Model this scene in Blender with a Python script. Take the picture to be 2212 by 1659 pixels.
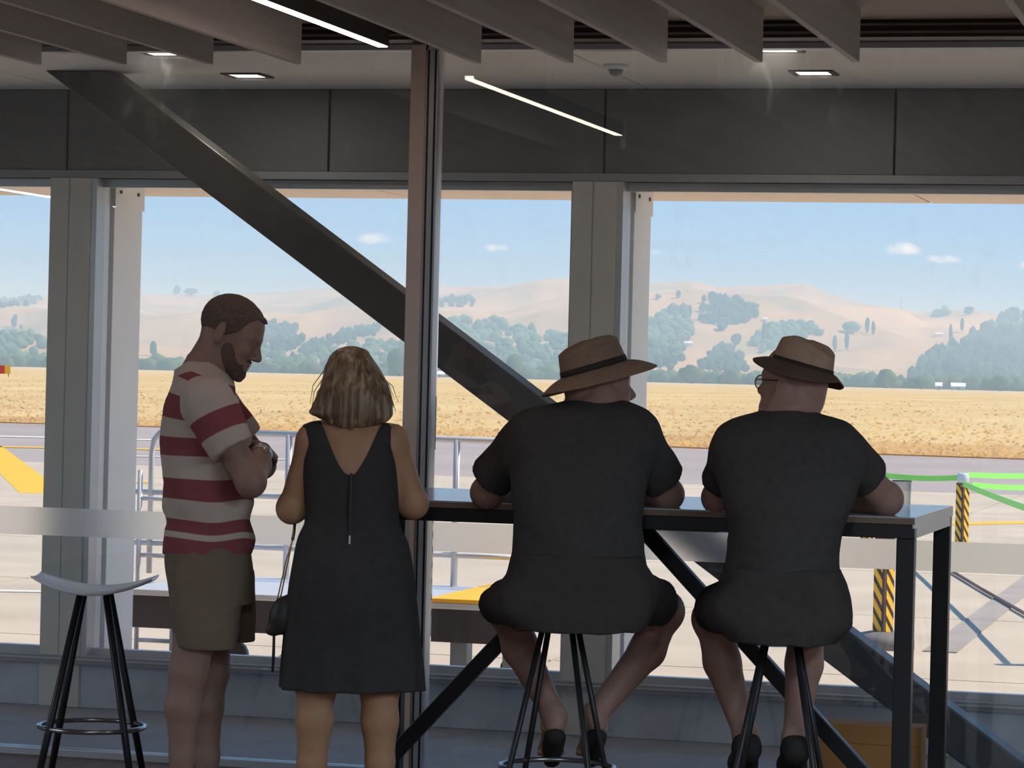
import bpy, math, random
import numpy as np
from mathutils import Vector, Matrix

# ------------------------------------------------------------------ clear
for o in list(bpy.data.objects):
    bpy.data.objects.remove(o, do_unlink=True)
SC = bpy.context.scene
COL = SC.collection
rnd = random.Random(7)
nrs = np.random.RandomState(11)

# ------------------------------------------------------------------ camera (frame taken as 2212 x 1659)
F = 6450.0; CX, CY = 1106.0, 829.5
YAW, ROLL, PITCH, EYE = math.radians(14.93), math.radians(1.40), math.radians(-0.173), 1.47
fwd0 = np.array([-math.sin(YAW), math.cos(YAW), 0.0]); rig0 = np.array([math.cos(YAW), math.sin(YAW), 0.0]); up0 = np.array([0, 0, 1.0])
FWD = fwd0 * math.cos(PITCH) + up0 * math.sin(PITCH)
up1 = up0 * math.cos(PITCH) - fwd0 * math.sin(PITCH)
CUP = up1 * math.cos(ROLL) - rig0 * math.sin(ROLL)
CRI = rig0 * math.cos(ROLL) + up1 * math.sin(ROLL)
CAM = np.array([0, 0, EYE])
cd = bpy.data.cameras.new('camera'); co = bpy.data.objects.new('camera', cd); COL.objects.link(co)
cd.sensor_fit = 'HORIZONTAL'; cd.sensor_width = 36.0; cd.lens = 36.0 * F / 2212.0
cd.clip_start = 0.05; cd.clip_end = 20000
co.matrix_world = Matrix(((CRI[0], CUP[0], -FWD[0], 0), (CRI[1], CUP[1], -FWD[1], 0), (CRI[2], CUP[2], -FWD[2], EYE), (0, 0, 0, 1)))
SC.camera = co

SC.view_settings.view_transform = 'Standard'; SC.view_settings.look = 'None'
SC.view_settings.exposure = 0.55; SC.view_settings.gamma = 1.0; SC.view_settings.use_curve_mapping = False
SC.cycles.use_denoising = True
SC.cycles.max_bounces = 8; SC.cycles.diffuse_bounces = 3; SC.cycles.transparent_max_bounces = 16
SC.cycles.volume_bounces = 1

def ray(px, py):
    return FWD + (px - CX) / F * CRI + (CY - py) / F * CUP
def PY(px, py, y):
    d = ray(px, py); return CAM + d * (y / d[1])
def PZ(px, py, z):
    d = ray(px, py); return CAM + d * ((z - EYE) / d[2])
def s2l(c):
    return tuple(((v / 255.0) / 12.92 if v <= 10.3 else (((v / 255.0) + 0.055) / 1.055) ** 2.4) for v in c)

# ------------------------------------------------------------------ world: blue summer sky with a few small cumulus
def build_world():
    w = bpy.data.worlds.new('sky'); SC.world = w; w.use_nodes = True
    nt = w.node_tree; N = nt.nodes; N.clear(); lk = nt.links.new
    out = N.new('ShaderNodeOutputWorld'); bg = N.new('ShaderNodeBackground'); lk(bg.outputs[0], out.inputs[0])
    tc = N.new('ShaderNodeTexCoord'); sep = N.new('ShaderNodeSeparateXYZ'); lk(tc.outputs['Generated'], sep.inputs[0])
    def m(op, a, b=None, clamp=False):
        n = N.new('ShaderNodeMath'); n.operation = op; n.use_clamp = clamp
        for i, v in enumerate((a, b)):
            if v is None: continue
            if isinstance(v, (int, float)): n.inputs[i].default_value = v
            else: lk(v, n.inputs[i])
        return n.outputs[0]
    ramp = N.new('ShaderNodeValToRGB'); lk(sep.outputs[2], ramp.inputs[0])
    el = ramp.color_ramp.elements
    el[0].position = 0.0; el[0].color = (*s2l((176, 196, 226)), 1)
    el[1].position = 1.0; el[1].color = (0.10, 0.24, 0.56, 1)
    e = el.new(0.035); e.color = (*s2l((150, 184, 228)), 1)
    e = el.new(0.075); e.color = (*s2l((138, 182, 232)), 1)
    e = el.new(0.35); e.color = (0.22, 0.42, 0.75, 1)
    az = m('DIVIDE', sep.outputs[0], m('MAXIMUM', sep.outputs[1], 0.05)); ev = m('DIVIDE', sep.outputs[2], m('MAXIMUM', sep.outputs[1], 0.05))
    nz = N.new('ShaderNodeTexNoise'); nz.inputs['Scale'].default_value = 90.0; nz.inputs['Detail'].default_value = 6; nz.inputs['Roughness'].default_value = 0.6
    mp = N.new('ShaderNodeMapping'); mp.inputs['Scale'].default_value = (1, 1, 1.7); lk(tc.outputs['Generated'], mp.inputs[0]); lk(mp.outputs[0], nz.inputs[0])
    nv = m('SUBTRACT', nz.outputs[0], 0.5)
    total = None; grey = None
    for (px, py, sx, sy, amp) in ((1950, 540, 52, 15, 1.0), (2040, 560, 42, 11, .7), (1070, 535, 36, 11, .9), (815, 516, 44, 15, .6), (1410, 546, 26, 8, .5), (2212, 572, 12, 9, .6)):
        d = ray(px, py); a0, e0 = d[0] / d[1], d[2] / d[1]
        q = m('ADD', m('POWER', m('ABSOLUTE', m('DIVIDE', m('SUBTRACT', az, a0), sx / F)), 2), m('POWER', m('ABSOLUTE', m('DIVIDE', m('SUBTRACT', ev, e0), sy / F)), 2))
        g = m('MULTIPLY', m('MULTIPLY', m('ADD', m('SUBTRACT', 1.0, q), m('MULTIPLY', nv, 4.5)), 0.9), amp, )
        g = m('MINIMUM', m('MAXIMUM', g, 0.0), amp)
        total = g if total is None else m('MAXIMUM', total, g)
    for (px, py, sx, sy, amp) in ((1480, 530, 120, 16, .5), (1640, 525, 80, 12, .5), (760, 560, 120, 14, .4), (2120, 540, 70, 22, .45), (60, 560, 120, 22, .45), (1180, 500, 60, 10, .3)):
        d = ray(px, py); a0, e0 = d[0] / d[1], d[2] / d[1]
        q = m('ADD', m('POWER', m('ABSOLUTE', m('DIVIDE', m('SUBTRACT', az, a0), sx / F)), 2), m('POWER', m('ABSOLUTE', m('DIVIDE', m('SUBTRACT', ev, e0), sy / F)), 2))
        g = m('MINIMUM', m('MAXIMUM', m('MULTIPLY', m('ADD', m('SUBTRACT', 1.0, q), m('MULTIPLY', nv, 4.0)), amp), 0.0), amp)
        grey = g if grey is None else m('MAXIMUM', grey, g)
    mx = N.new('ShaderNodeMix'); mx.data_type = 'RGBA'; lk(grey, mx.inputs[0]); lk(ramp.outputs[0], mx.inputs[6]); mx.inputs[7].default_value = (*s2l((136, 168, 210)), 1)
    mx2 = N.new('ShaderNodeMix'); mx2.data_type = 'RGBA'; lk(total, mx2.inputs[0]); lk(mx.outputs[2], mx2.inputs[6]); mx2.inputs[7].default_value = (1.0, .95, .98, 1)
    lk(mx2.outputs[2], bg.inputs[0]); bg.inputs[1].default_value = 1.0
build_world()

def add_light(name, kind, loc, energy, color=(1, 1, 1), rot=None, **kw):
    l = bpy.data.lights.new(name, kind); l.energy = energy; l.color = color
    for k, v in kw.items(): setattr(l, k, v)
    o = bpy.data.objects.new(name, l); COL.objects.link(o); o.location = loc
    if rot is not None: o.rotation_euler = rot
    return o
sun_dir = Vector((0.72, 0.26, 0.86)).normalized()
sun = add_light('sun', 'SUN', (0, 0, 50), 4.5, (1.0, 0.84, 0.69), angle=0.0093)
sun.rotation_euler = sun_dir.to_track_quat('Z', 'Y').to_euler()
# the visible ceiling strip first, then unseen area lights added as room fill
LED_AND_FILLS = [(-3.117, 7.3, 9.85), (-7.695, 5.5, 8.1), (-1.155, 1.0, 3.6), (0.807, -2.5, 0.1), (2.769, 3.4, 6.0), (-1.155, -3.4, -0.8), (0.807, 4.2, 6.8)]
ROOM_W = 59.0
for (x, y0, y1) in LED_AND_FILLS[1:]:
    add_light('room_fill_light', 'AREA', (x, (y0 + y1) / 2, 2.52), ROOM_W, (0.65, 0.84, 1.0), (0, 0, 0), shape='RECTANGLE', size=0.08, size_y=y1 - y0)

# ------------------------------------------------------------------ materials
MATS = {}
def mat(name, col, rough=0.6, var=0.10, scale=12.0, bump=0.0, metal=0.0, spec=0.4, stretch=None, lin=False, bscale=None, sheen=0.0):
    if name in MATS: return MATS[name]
    m = bpy.data.materials.new(name); m.use_nodes = True
    nt = m.node_tree; N = nt.nodes; lk = nt.links.new
    b = N['Principled BSDF']
    c = col if lin else s2l(col)
    b.inputs['Roughness'].default_value = rough; b.inputs['Metallic'].default_value = metal
    b.inputs['Specular IOR Level'].default_value = spec
    if sheen: b.inputs['Sheen Weight'].default_value = sheen
    tc = N.new('ShaderNodeTexCoord'); src = tc.outputs['Object']
    if stretch:
        mp = N.new('ShaderNodeMapping'); mp.inputs['Scale'].default_value = stretch; lk(src, mp.inputs[0]); src = mp.outputs[0]
    nz = N.new('ShaderNodeTexNoise'); nz.inputs['Scale'].default_value = scale; nz.inputs['Detail'].default_value = 5; lk(src, nz.inputs[0])
    rp = N.new('ShaderNodeValToRGB'); lk(nz.outputs[0], rp.inputs[0])
    e = rp.color_ramp.elements
    e[0].position = 0.3; e[1].position = 0.7
    e[0].color = (*[max(0, v * (1 - var)) for v in c], 1); e[1].color = (*[min(1, v * (1 + var)) for v in c], 1)
    lk(rp.outputs[0], b.inputs['Base Color'])
    if bump:
        n2 = N.new('ShaderNodeTexNoise'); n2.inputs['Scale'].default_value = bscale or scale * 4; n2.inputs['Detail'].default_value = 4; lk(src, n2.inputs[0])
        bp = N.new('ShaderNodeBump'); bp.inputs['Strength'].default_value = bump; bp.inputs['Distance'].default_value = 0.01; lk(n2.outputs[0], bp.inputs['Height']); lk(bp.outputs[0], b.inputs['Normal'])
    MATS[name] = m; return m
def emit(name, col, st):
    m = bpy.data.materials.new(name); m.use_nodes = True; N = m.node_tree.nodes; N.clear()
    o = N.new('ShaderNodeOutputMaterial'); e = N.new('ShaderNodeEmission'); e.inputs[0].default_value = (*col, 1); e.inputs[1].default_value = st
    m.node_tree.links.new(e.outputs[0], o.inputs[0]); MATS[name] = m; return m
def glass_mat(name, refl, tint=(0.97, 0.985, 0.98), dirt=0.0, thin=False):
    m = bpy.data.materials.new(name); m.use_nodes = True; nt = m.node_tree; N = nt.nodes; N.clear(); lk = nt.links.new
    o = N.new('ShaderNodeOutputMaterial'); t = N.new('ShaderNodeBsdfTransparent'); t.inputs[0].default_value = (*tint, 1)
    g = N.new('ShaderNodeBsdfGlossy'); g.inputs['Roughness'].default_value = 0.0; g.inputs['Color'].default_value = (1, 1, 1, 1)
    lw = N.new('ShaderNodeFresnel'); lw.inputs[0].default_value = 1.5
    if thin:
        lw = N.new('ShaderNodeLayerWeight'); lw.inputs[0].default_value = .3; lw = type('o', (), {'outputs': [lw.outputs['Facing']]})
    ml = N.new('ShaderNodeMath'); ml.operation = 'MULTIPLY'; ml.inputs[1].default_value = refl; lk(lw.outputs[0], ml.inputs[0])
    mx = N.new('ShaderNodeMixShader'); lk(ml.outputs[0], mx.inputs[0]); lk(t.outputs[0], mx.inputs[1]); lk(g.outputs[0], mx.inputs[2])
    last = mx.outputs[0]
    if dirt:
        tc = N.new('ShaderNodeTexCoord'); mp = N.new('ShaderNodeMapping'); mp.inputs['Scale'].default_value = (1, 1, .6); lk(tc.outputs['Object'], mp.inputs[0])
        nz = N.new('ShaderNodeTexNoise'); nz.inputs['Scale'].default_value = 9; nz.inputs['Detail'].default_value = 6; nz.inputs['Distortion'].default_value = 1.0; lk(mp.outputs[0], nz.inputs[0])
        rp = N.new('ShaderNodeValToRGB'); rp.color_ramp.elements[0].position = 0.60; rp.color_ramp.elements[1].position = 0.80
        rp.color_ramp.elements[1].color = (dirt, dirt, dirt, 1); rp.color_ramp.elements[0].color = (.011, .011, .011, 1); lk(nz.outputs[0], rp.inputs[0])
        df = N.new('ShaderNodeBsdfTranslucent'); df.inputs[0].default_value = (.8, .85, .9, 1)
        m2 = N.new('ShaderNodeMixShader'); lk(rp.outputs[0], m2.inputs[0]); lk(last, m2.inputs[1]); lk(df.outputs[0], m2.inputs[2]); last = m2.outputs[0]
    lk(last, o.inputs[0]); MATS[name] = m; return m

# ------------------------------------------------------------------ mesh helpers
class MB:
    def __init__(s): s.v = []; s.f = []
    def add(s, v, f):
        n = len(s.v); s.v += [tuple(map(float, p)) for p in v]; s.f += [tuple(i + n for i in q) for q in f]; return s
    def box(s, x0, x1, y0, y1, z0, z1):
        return s.add([(x0, y0, z0), (x1, y0, z0), (x1, y1, z0), (x0, y1, z0), (x0, y0, z1), (x1, y0, z1), (x1, y1, z1), (x0, y1, z1)],
                     [(0, 3, 2, 1), (4, 5, 6, 7), (0, 1, 5, 4), (1, 2, 6, 5), (2, 3, 7, 6), (3, 0, 4, 7)])
    def bar(s, a, b, w, h, up=(0, 0, 1)):
        a, b = np.array(a, float), np.array(b, float); t = (b - a) / np.linalg.norm(b - a); up = np.array(up, float)
        sd = np.cross(t, up); sd /= np.linalg.norm(sd); n = np.cross(sd, t)
        q = []
        for p in (a, b):
            for (i, j) in ((-1, -1), (1, -1), (1, 1), (-1, 1)): q.append(p + sd * i * w / 2 + n * j * h / 2)
        return s.add(q, [(0, 1, 2, 3), (7, 6, 5, 4), (0, 4, 5, 1), (1, 5, 6, 2), (2, 6, 7, 3), (3, 7, 4, 0)])
    def tube(s, pts, r, n=10, closed=False):
        P = [np.array(p, float) for p in pts]; m = len(P); base = len(s.v); rs = r if isinstance(r, (list, tuple, np.ndarray)) else [r] * m
        prev = None; vs = []
        for i in range(m):
            t = (P[(i + 1) % m] - P[i - 1]) if closed else (P[min(i + 1, m - 1)] - P[max(i - 1, 0)])
            t = t / np.linalg.norm(t)
            if prev is None:
                a = np.array([0, 0, 1.0]) if abs(t[2]) < 0.9 else np.array([1.0, 0, 0])
            else: a = prev
            nx = a - t * (a @ t); nx /= np.linalg.norm(nx); prev = nx; ny = np.cross(t, nx)
            for k in range(n):
                an = 2 * math.pi * k / n; vs.append(P[i] + rs[i] * (math.cos(an) * nx + math.sin(an) * ny))
        fs = []
        for i in range(m if closed else m - 1):
            for k in range(n):
                j = (i + 1) % m; fs.append((i * n + k, i * n + (k + 1) % n, j * n + (k + 1) % n, j * n + k))
        if not closed: fs += [tuple(range(n - 1, -1, -1)), tuple(range((m - 1) * n, m * n))]
        return s.add(vs, fs)
    def lathe(s, prof, c=(0, 0, 0), n=24):
        vs = []; fs = []
        for (r, z) in prof:
            for k in range(n):
                a = 2 * math.pi * k / n; vs.append((c[0] + r * math.cos(a), c[1] + r * math.sin(a), c[2] + z))
        for i in range(len(prof) - 1):
            for k in range(n): fs.append((i * n + k, i * n + (k + 1) % n, (i + 1) * n + (k + 1) % n, (i + 1) * n + k))
        fs += [tuple(range(n - 1, -1, -1)), tuple(range((len(prof) - 1) * n, len(prof) * n))]
        return s.add(vs, fs)
    def prism(s, poly, y0, y1):   # polygon in xz, extruded along y
        n = len(poly)
        return s.add([(p[0], y0, p[1]) for p in poly] + [(p[0], y1, p[1]) for p in poly],
                     [tuple(range(n)), tuple(range(2 * n - 1, n - 1, -1))] + [(i, i + n, (i + 1) % n + n, (i + 1) % n) for i in range(n)])

def mesh(name, v, f, m=None, smooth=False):
    me = bpy.data.meshes.new(name); me.from_pydata([tuple(map(float, p)) for p in v], [], f); me.update()
    if smooth: me.polygons.foreach_set('use_smooth', [True] * len(me.polygons))
    if m is not None:
        for mm in (m if isinstance(m, (list, tuple)) else [m]): me.materials.append(mm)
    return me
def link(name, me, parent=None, kind=None, label=None, loc=None):
    o = bpy.data.objects.new(name, me); COL.objects.link(o)
    if parent is not None: o.parent = parent
    if loc is not None: o.location = loc
    if kind: o['kind'] = kind
    if label: o['label'] = label
    return o
def obj(name, mb, m, parent=None, smooth=False, bevel=0.0, kind=None, label=None, loc=None):
    o = link(name, mesh(name, mb.v, mb.f, m, smooth), parent, kind, label, loc)
    if bevel:
        b = o.modifiers.new('bevel', 'BEVEL'); b.width = bevel; b.segments = 2; b.limit_method = 'ANGLE'
    return o
def tag(o, label, cat, group=None):
    o['label'] = label; o['category'] = cat
    if group: o['group'] = group
    return o
def thing(name, label, cat, loc=(0, 0, 0), rz=0.0, group=None):
    o = bpy.data.objects.new(name, None); COL.objects.link(o); o.location = tuple(map(float, loc)); o.rotation_euler = (0, 0, rz); o.empty_display_size = 0.1
    return tag(o, label, cat, group)
def sbox(name, m, x0, x1, y0, y1, z0, z1, parent=None, kind=None, bevel=0.0, label=None):
    return obj(name, MB().box(x0, x1, y0, y1, z0, z1), m, parent, bevel=bevel, kind=kind, label=label)

# ------------------------------------------------------------------ the building
G, WY = 10.4, 11.9                     # inner glass line, inner face of the outer wall
XL, XR, YB = -9.0, 5.0, -5.5
m_floor = mat('dark_timber_floor', (120, 86, 68), 0.6, 0.25, 3.0, 0.05, stretch=(8, 1, 1))
m_floor2 = mat('alcove_floor', (140, 146, 156), 0.7, 0.1, 6.0)
m_ceil = mat('ceiling_board', (200, 188, 178), 0.8, 0.05, 3.0)
m_soff = mat('alcove_ceiling_board', (238, 232, 226), 0.75, 0.04, 2.0)
m_fin = mat('fin_timber', (196, 192, 188), 0.65, 0.10, 5.0, stretch=(1, .2, 6))
m_wall = mat('plaster_wall', (188, 182, 176), 0.8, 0.05, 2.0)
m_panel = mat('charcoal_cladding', (106, 108, 112), 0.55, 0.06, 3.0, 0.03)
m_col = mat('grey_column_steel', (208, 204, 198), 0.55, 0.05, 3.0, 0.02)
m_dado = mat('slate_dado', (186, 192, 204), 0.55, 0.16, 5.0, 0.03)
m_gap = mat('black_gap', (18, 18, 20), 0.8)
m_alu = mat('aluminium_frame', (196, 200, 206), 0.35, 0.03, 4.0, metal=0.3)
m_alu_w = mat('pale_aluminium_fin', (238, 240, 242), 0.45, 0.03, 3.0)
m_frame = mat('window_frame_grey', (146, 148, 154), 0.45, 0.04)
m_brown = mat('bronze_mullion', (226, 206, 194), 0.5, 0.05, 4.0)
m_steel = mat('dark_steel', (66, 64, 65), 0.45, 0.10, 8.0, 0.02)
m_blacksteel = mat('black_powder_coat', (38, 36, 38), 0.4, 0.08)
m_glass = glass_mat('clear_glass', 1.8, dirt=0.05)
m_glass2 = glass_mat('outer_glass', 0.5)

sbox('floor', m_floor, XL, XR, YB, G + 0.03, -0.2, 0.0, kind='structure')
sbox('floor', m_floor2, XL, XR, G + 0.03, WY + .2, -0.2, -0.001, kind='structure')
sbox('wall_left', m_wall, XL - .2, XL, YB, WY + .3, 0, 3.2, kind='structure')
sbox('wall_right', m_wall, XR, XR + .2, YB, WY + .3, 0, 3.2, kind='structure')
sbox('wall_back', m_wall, XL, XR, YB - .2, YB, 0, 3.2, kind='structure')

ceil = sbox('ceiling', m_ceil, XL, XR, YB, 10.22, 2.72, 3.0, kind='structure')
for i in range(-12, 22):               # timber fins hung under the ceiling, running towards the glass
    x = -3.117 + i * 0.327
    if x < XL + .1 or x > XR - .1: continue
    y1 = 9.9
    if i == 0: y1 = 7.2
    elif any(abs(x - L[0]) < .05 for L in LED_AND_FILLS):
        continue
    sbox('slat', m_fin, x - .012, x + .012, YB + .3, y1, 2.54, 2.72, ceil)

# lamp: the one linear light between the fins
m_led = emit('warm_led', (1.0, 0.72, 0.60), 7.5)
for i, (x, y0, y1) in enumerate(LED_AND_FILLS[:1]):
    t = thing('linear_light', 'pinkish white linear light between two ceiling fins, the only lit strip in view', 'light', (x, y0, 2.594), 0)
    h_ = MB().box(-.022, .022, 0, y1 - y0, .012, .126).box(-.022, -.017, 0, y1 - y0, 0, .012).box(.017, .022, 0, y1 - y0, 0, .012)
    obj('housing', h_, m_blacksteel, t)
    sbox('diffuser', m_led, -.017, .017, .002, y1 - y0 - .002, -.003, .011, t, label='glowing strip')

# head of the inner glass wall: dark blind slot, pale trim
m_track = mat('dark_track', (52, 44, 44), 0.5)
hd = sbox('trim_1', m_track, XL, XR, 10.22, 10.42, 2.66, 3.0, kind='structure')
for z in (2.672, 2.698): sbox('track', mat('track_grey', (118, 110, 106), 0.4), XL, XR, 10.205, 10.22, z, z + .008, hd)
sbox('lip', m_alu, XL, XR, 10.37, 10.44, 2.640, 2.66, hd)

# alcove ceiling of boards with joints, downlights
soff = sbox('ceiling', m_gap, XL, XR, G + .04, WY + .1, 2.668, 2.74, kind='structure')
jx = [XL, -7.2, -5.15, -2.63, -0.98, 1.1, 3.2, XR]
for a, b in zip(jx[:-1], jx[1:]): sbox('panel', m_soff, a + .004, b - .004, G + .045, WY, 2.65, 2.672, soff)
m_down = emit('downlight_glow', (1.0, 0.90, 0.72), 3.0)
for (x, y) in ((-4.185, 10.50), (-4.150, 11.32), (-1.847, 10.48), (-1.847, 11.27)):
    near = 'row nearest the glass' if y < 11 else 'row nearest the outer wall'
    t = thing('downlight', 'square recessed downlight in the alcove ceiling, %s of the mullion, %s' % ('left' if x < -3 else 'right', near), 'light', (x, y, 2.65), 0, 'square downlights in the alcove ceiling')
    f = MB()
    for (a, b, c, d) in ((-.085, .085, -.085, -.062), (-.085, .085, .062, .085), (-.085, -.062, -.062, .062), (.062, .085, -.062, .062)): f.box(a, b, c, d, -.006, .0)
    obj('frame', f, m_blacksteel, t)
    sbox('diffuser', m_down, -.062, .062, -.062, .062, -.004, -.001, t)
    add_light('downlight_light', 'AREA', (x, y, 2.635), 1.2, (1, .9, .75), (0, 0, 0), shape='SQUARE', size=.12)
t = thing('smoke_detector', 'small round white smoke detector on the alcove ceiling', 'detector', (-2.555, 10.99, 2.65))
obj('base', MB().lathe([(.048, 0), (.048, -.012), (.04, -.018)], n=20), m_alu_w, t, True)
obj('sensor', MB().lathe([(.030, -.018), (.024, -.034), (.010, -.042)], n=16), m_frame, t, True)

# outer wall: header and dado of panels over a dark backing, columns, windows
wall = MB().box(XL, XR, WY + .03, WY + .25, 2.27, 2.74).box(XL, XR, WY + .03, WY + .25, -.2, .20)
wf = obj('wall_front', wall, m_gap, kind='structure')
hx = [XL, -7.55, -6.37, PY(145, 330, WY)[0], PY(710, 330, WY)[0], PY(1305, 330, WY)[0], PY(1932, 330, WY)[0], .35, 1.5, 3.2, XR]
for a, b in zip(hx[:-1], hx[1:]):
    sbox('panel', m_panel, a + .005, b - .005, WY, WY + .03, 2.305, 2.648, wf, bevel=.002)
dx = [XL, -7.5, PY(112, 1480, WY)[0], -2.86, -.55, 1.76, XR]
for a, b in zip(dx[:-1], dx[1:]):
    sbox('panel', m_dado, a + .004, b - .004, WY, WY + .03, 0.0, .185, wf, bevel=.002)
sbox('head_rail', m_frame, XL, XR, WY - .012, WY + .10, 2.272, 2.303, wf)
sbox('sill_rail', m_frame, XL, XR, WY - .03, WY + .10, .187, .222, wf)
sbox('sill_lip', m_alu, XL, XR, WY - .034, WY - .005, .205, .2115, wf)

pitch = 2.31
colx = [-5.243 + pitch * k for k in range(-1, 5)]
for k, x in enumerate(colx):
    c = obj('column', MB().box(x, x + .185, WY - .015, WY + .30, .0, 2.27), m_col, kind='structure', bevel=.003)
    sbox('centre_strip', m_frame, x + .087, x + .090, WY - .0165, WY - .014, .2, 2.27, c)
    sbox('jamb', m_alu, x + .185, x + .212, WY - .005, WY + .14, .215, 2.27, c)
    f = obj('aluminium_fin', MB().box(x + .165, x + .222, WY + .17, WY + .49, -.1, 2.27), m_alu_w, c, bevel=.003)
    p = sbox('cover_plate', m_alu_w, x + .222, x + .228, WY + .165, WY + .50, 2.155, 2.27, c, bevel=.002)
    for yy in (.22, .42): obj('bolt', MB().lathe([(.008, 0), (.008, .006)], n=10), m_blacksteel, p).matrix_local = Matrix.Translation((x + .228, WY + yy, 2.225)) @ Matrix.Rotation(math.pi / 2, 4, 'Y')
for k in range(len(colx) - 1):
    a, b = colx[k] + .212, colx[k + 1]
    fr = MB()
    fr.box(a, b, WY + .06, WY + .11, 2.235, 2.272).box(a, b, WY + .06, WY + .11, .222, .25).box(b - .022, b, WY + .06, WY + .11, .25, 2.235)
    w = obj('window_%d' % (k + 2), fr, m_alu, kind='structure')
    sbox('pane', m_glass2, a, b - .02, WY + .082, WY + .084, .25, 2.235, w)

# eave outside
m_eave = mat('eave_board', (244, 226, 210), 0.7, 0.05, 2.0)
ev = sbox('roof', m_gap, XL - 2, XR + 4, WY + .25, 13.2, 2.30, 2.9, kind='structure')
ex = [XL - 2, -7.2, PY(1450 * 0 + 800, 415, 12.5)[0], PY(1975, 415, 12.6)[0], .8, 3.2, XR + 4]
for a, b in zip(ex[:-1], ex[1:]): sbox('panel', m_eave, a + .006, b - .006, WY + .25, 13.2, 2.272, 2.30, ev)
sbox('ceiling', m_ceil, XL - .2, XR + .2, YB - .2, WY + .3, 3.0, 3.2, kind='structure')

# inner glass wall
win = obj('window_1', MB().box(XL, XR, G - .03, G + .04, 0.0, .028), m_alu, kind='structure', bevel=.002)
for a, b in ((XL, -7.0), (-7.0, -3.10), (-3.06, .9), (.9, XR)):
    sbox('pane', m_glass, a + .004, b - .004, G - .004, G + .004, .028, 2.645, win)
m_frost = bpy.data.materials.new('frosted_film'); m_frost.use_nodes = True
def _frost():
    N = m_frost.node_tree.nodes; lk = m_frost.node_tree.links.new; N.clear()
    o = N.new('ShaderNodeOutputMaterial'); a = N.new('ShaderNodeBsdfTranslucent'); a.inputs[0].default_value = (1, 1, 1, 1)
    g = N.new('ShaderNodeBsdfRefraction'); g.inputs['Color'].default_value = (1, 1, 1, 1); g.inputs['Roughness'].default_value = .54; g.inputs['IOR'].default_value = 1.12
    m0 = N.new('ShaderNodeMixShader'); m0.inputs[0].default_value = .85; lk(a.outputs[0], m0.inputs[1]); lk(g.outputs[0], m0.inputs[2]); a = m0
    b = N.new('ShaderNodeBsdfDiffuse'); b.inputs[0].default_value = (.8, .8, .8, 1)
    nz = N.new('ShaderNodeTexNoise'); nz.inputs['Scale'].default_value = 2.0
    mr = N.new('ShaderNodeMapRange'); mr.inputs[3].default_value = .01; mr.inputs[4].default_value = .03; lk(nz.outputs[0], mr.inputs[0])
    mx = N.new('ShaderNodeMixShader'); lk(mr.outputs[0], mx.inputs[0]); lk(a.outputs[0], mx.inputs[1]); lk(b.outputs[0], mx.inputs[2]); lk(mx.outputs[0], o.inputs[0])
_frost()
for a, b in ((XL, -3.11), (-3.05, XR)):
    sbox('frosted_band', m_frost, a, b, G - .007, G - .0045, .825, .930, win)
# mullion: bronze face, pale and dark strips of the glazing bead
mu = sbox('mullion', m_brown, -3.172, -3.116, G - .035, G + .10, .0, 2.66, win, bevel=.002)
for (a, b, mm, y) in ((-3.116, -3.110, m_alu, -.03), (-3.110, -3.101, m_steel, -.02), (-3.101, -3.083, m_alu, -.034), (-3.083, -3.076, m_blacksteel, -.02), (-3.076, -3.069, m_alu, -.03)):
    sbox('bead', mm, a, b, G + y, G + .05, .0, 2.66, mu)

# diagonal brace in the alcove
p0, p1 = PY(495 - 500, 388 - 500 * .757, 11.2), PY(2056 + 300, 1523 + 300 * .757, 11.2)
def brace_pt(px, up): return PY(px, (390 + .757 * (px - 560)) if up else (382 + .757 * (px - 412)), 11.2)
def brace():
    ua, ub, la, lb = brace_pt(100, 1), brace_pt(2420, 1), brace_pt(100, 0), brace_pt(2420, 0)
    # clip so that the member runs from the alcove ceiling to the floor
    def cut(a, b, z): t = (z - a[2]) / (b[2] - a[2]); return a + t * (b - a)
    poly = [cut(ua, ub, 2.65), cut(ua, ub, 0.0), cut(la, lb, 0.0), cut(la, lb, 2.65)]
    o = obj('brace_beam', MB().prism([(p[0], p[2]) for p in poly], 11.12, 11.28), m_steel, kind='structure', bevel=.008)
    return o
brace()

# ------------------------------------------------------------------ outside: ground, field, hills
ZG = -0.1
m_slab = mat('apron_concrete', (200, 182, 160), 0.85, 0.10, 0.9, 0.05, bscale=6)
m_asph = mat('taxiway_asphalt', (170, 156, 150), 0.9, 0.08, 0.25)
m_white = mat('white_paint', (240, 236, 225), 0.7, 0.05)
m_yell = mat('yellow_paint', (250, 186, 40), 0.7, 0.06)
m_joint = mat('joint_filler', (140, 130, 120), 0.9)
m_shadow = mat('painted_shadow', (166, 154, 146), 0.85, 0.12, 2.0)

apron = sbox('ground', m_joint, -60, 40, WY + .25, 44.0, ZG - .3, ZG - .03, kind='structure')
ys = [WY + .25, 16.0, 20.2, 25.0, 30.5, 37.0, 44.0]
for j in range(6):
    x = -34 + (j % 2) * .0
    while x < 12:
        a, b = x, x + 5.0
        sbox('slab', m_slab, a + .012, b - .012, ys[j] + .012, ys[j + 1] - .012, ZG - .06, ZG, apron)
        x += 5.0
sbox('road', m_asph, -90, 60, 44.0, 80, ZG - .3, ZG - .01, kind='structure')
def strip(name, p, q, w, m, z, label, par):
    a, b = PZ(*p, z), PZ(*q, z)
    return obj(name, MB().bar(a, b, w, .006), m, par, label=label)
road = [o for o in COL.objects if o.name == 'road'][0]
def marking(name, p, q, w, m, par, z=ZG): return strip(name, p, q, w, m, z, None, par)
marking('line_marking', (-60, 941), (330, 950), .8, m_white, road)
marking('line_marking', (-60, 964), (420, 972), .7, m_yell, road)
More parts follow.
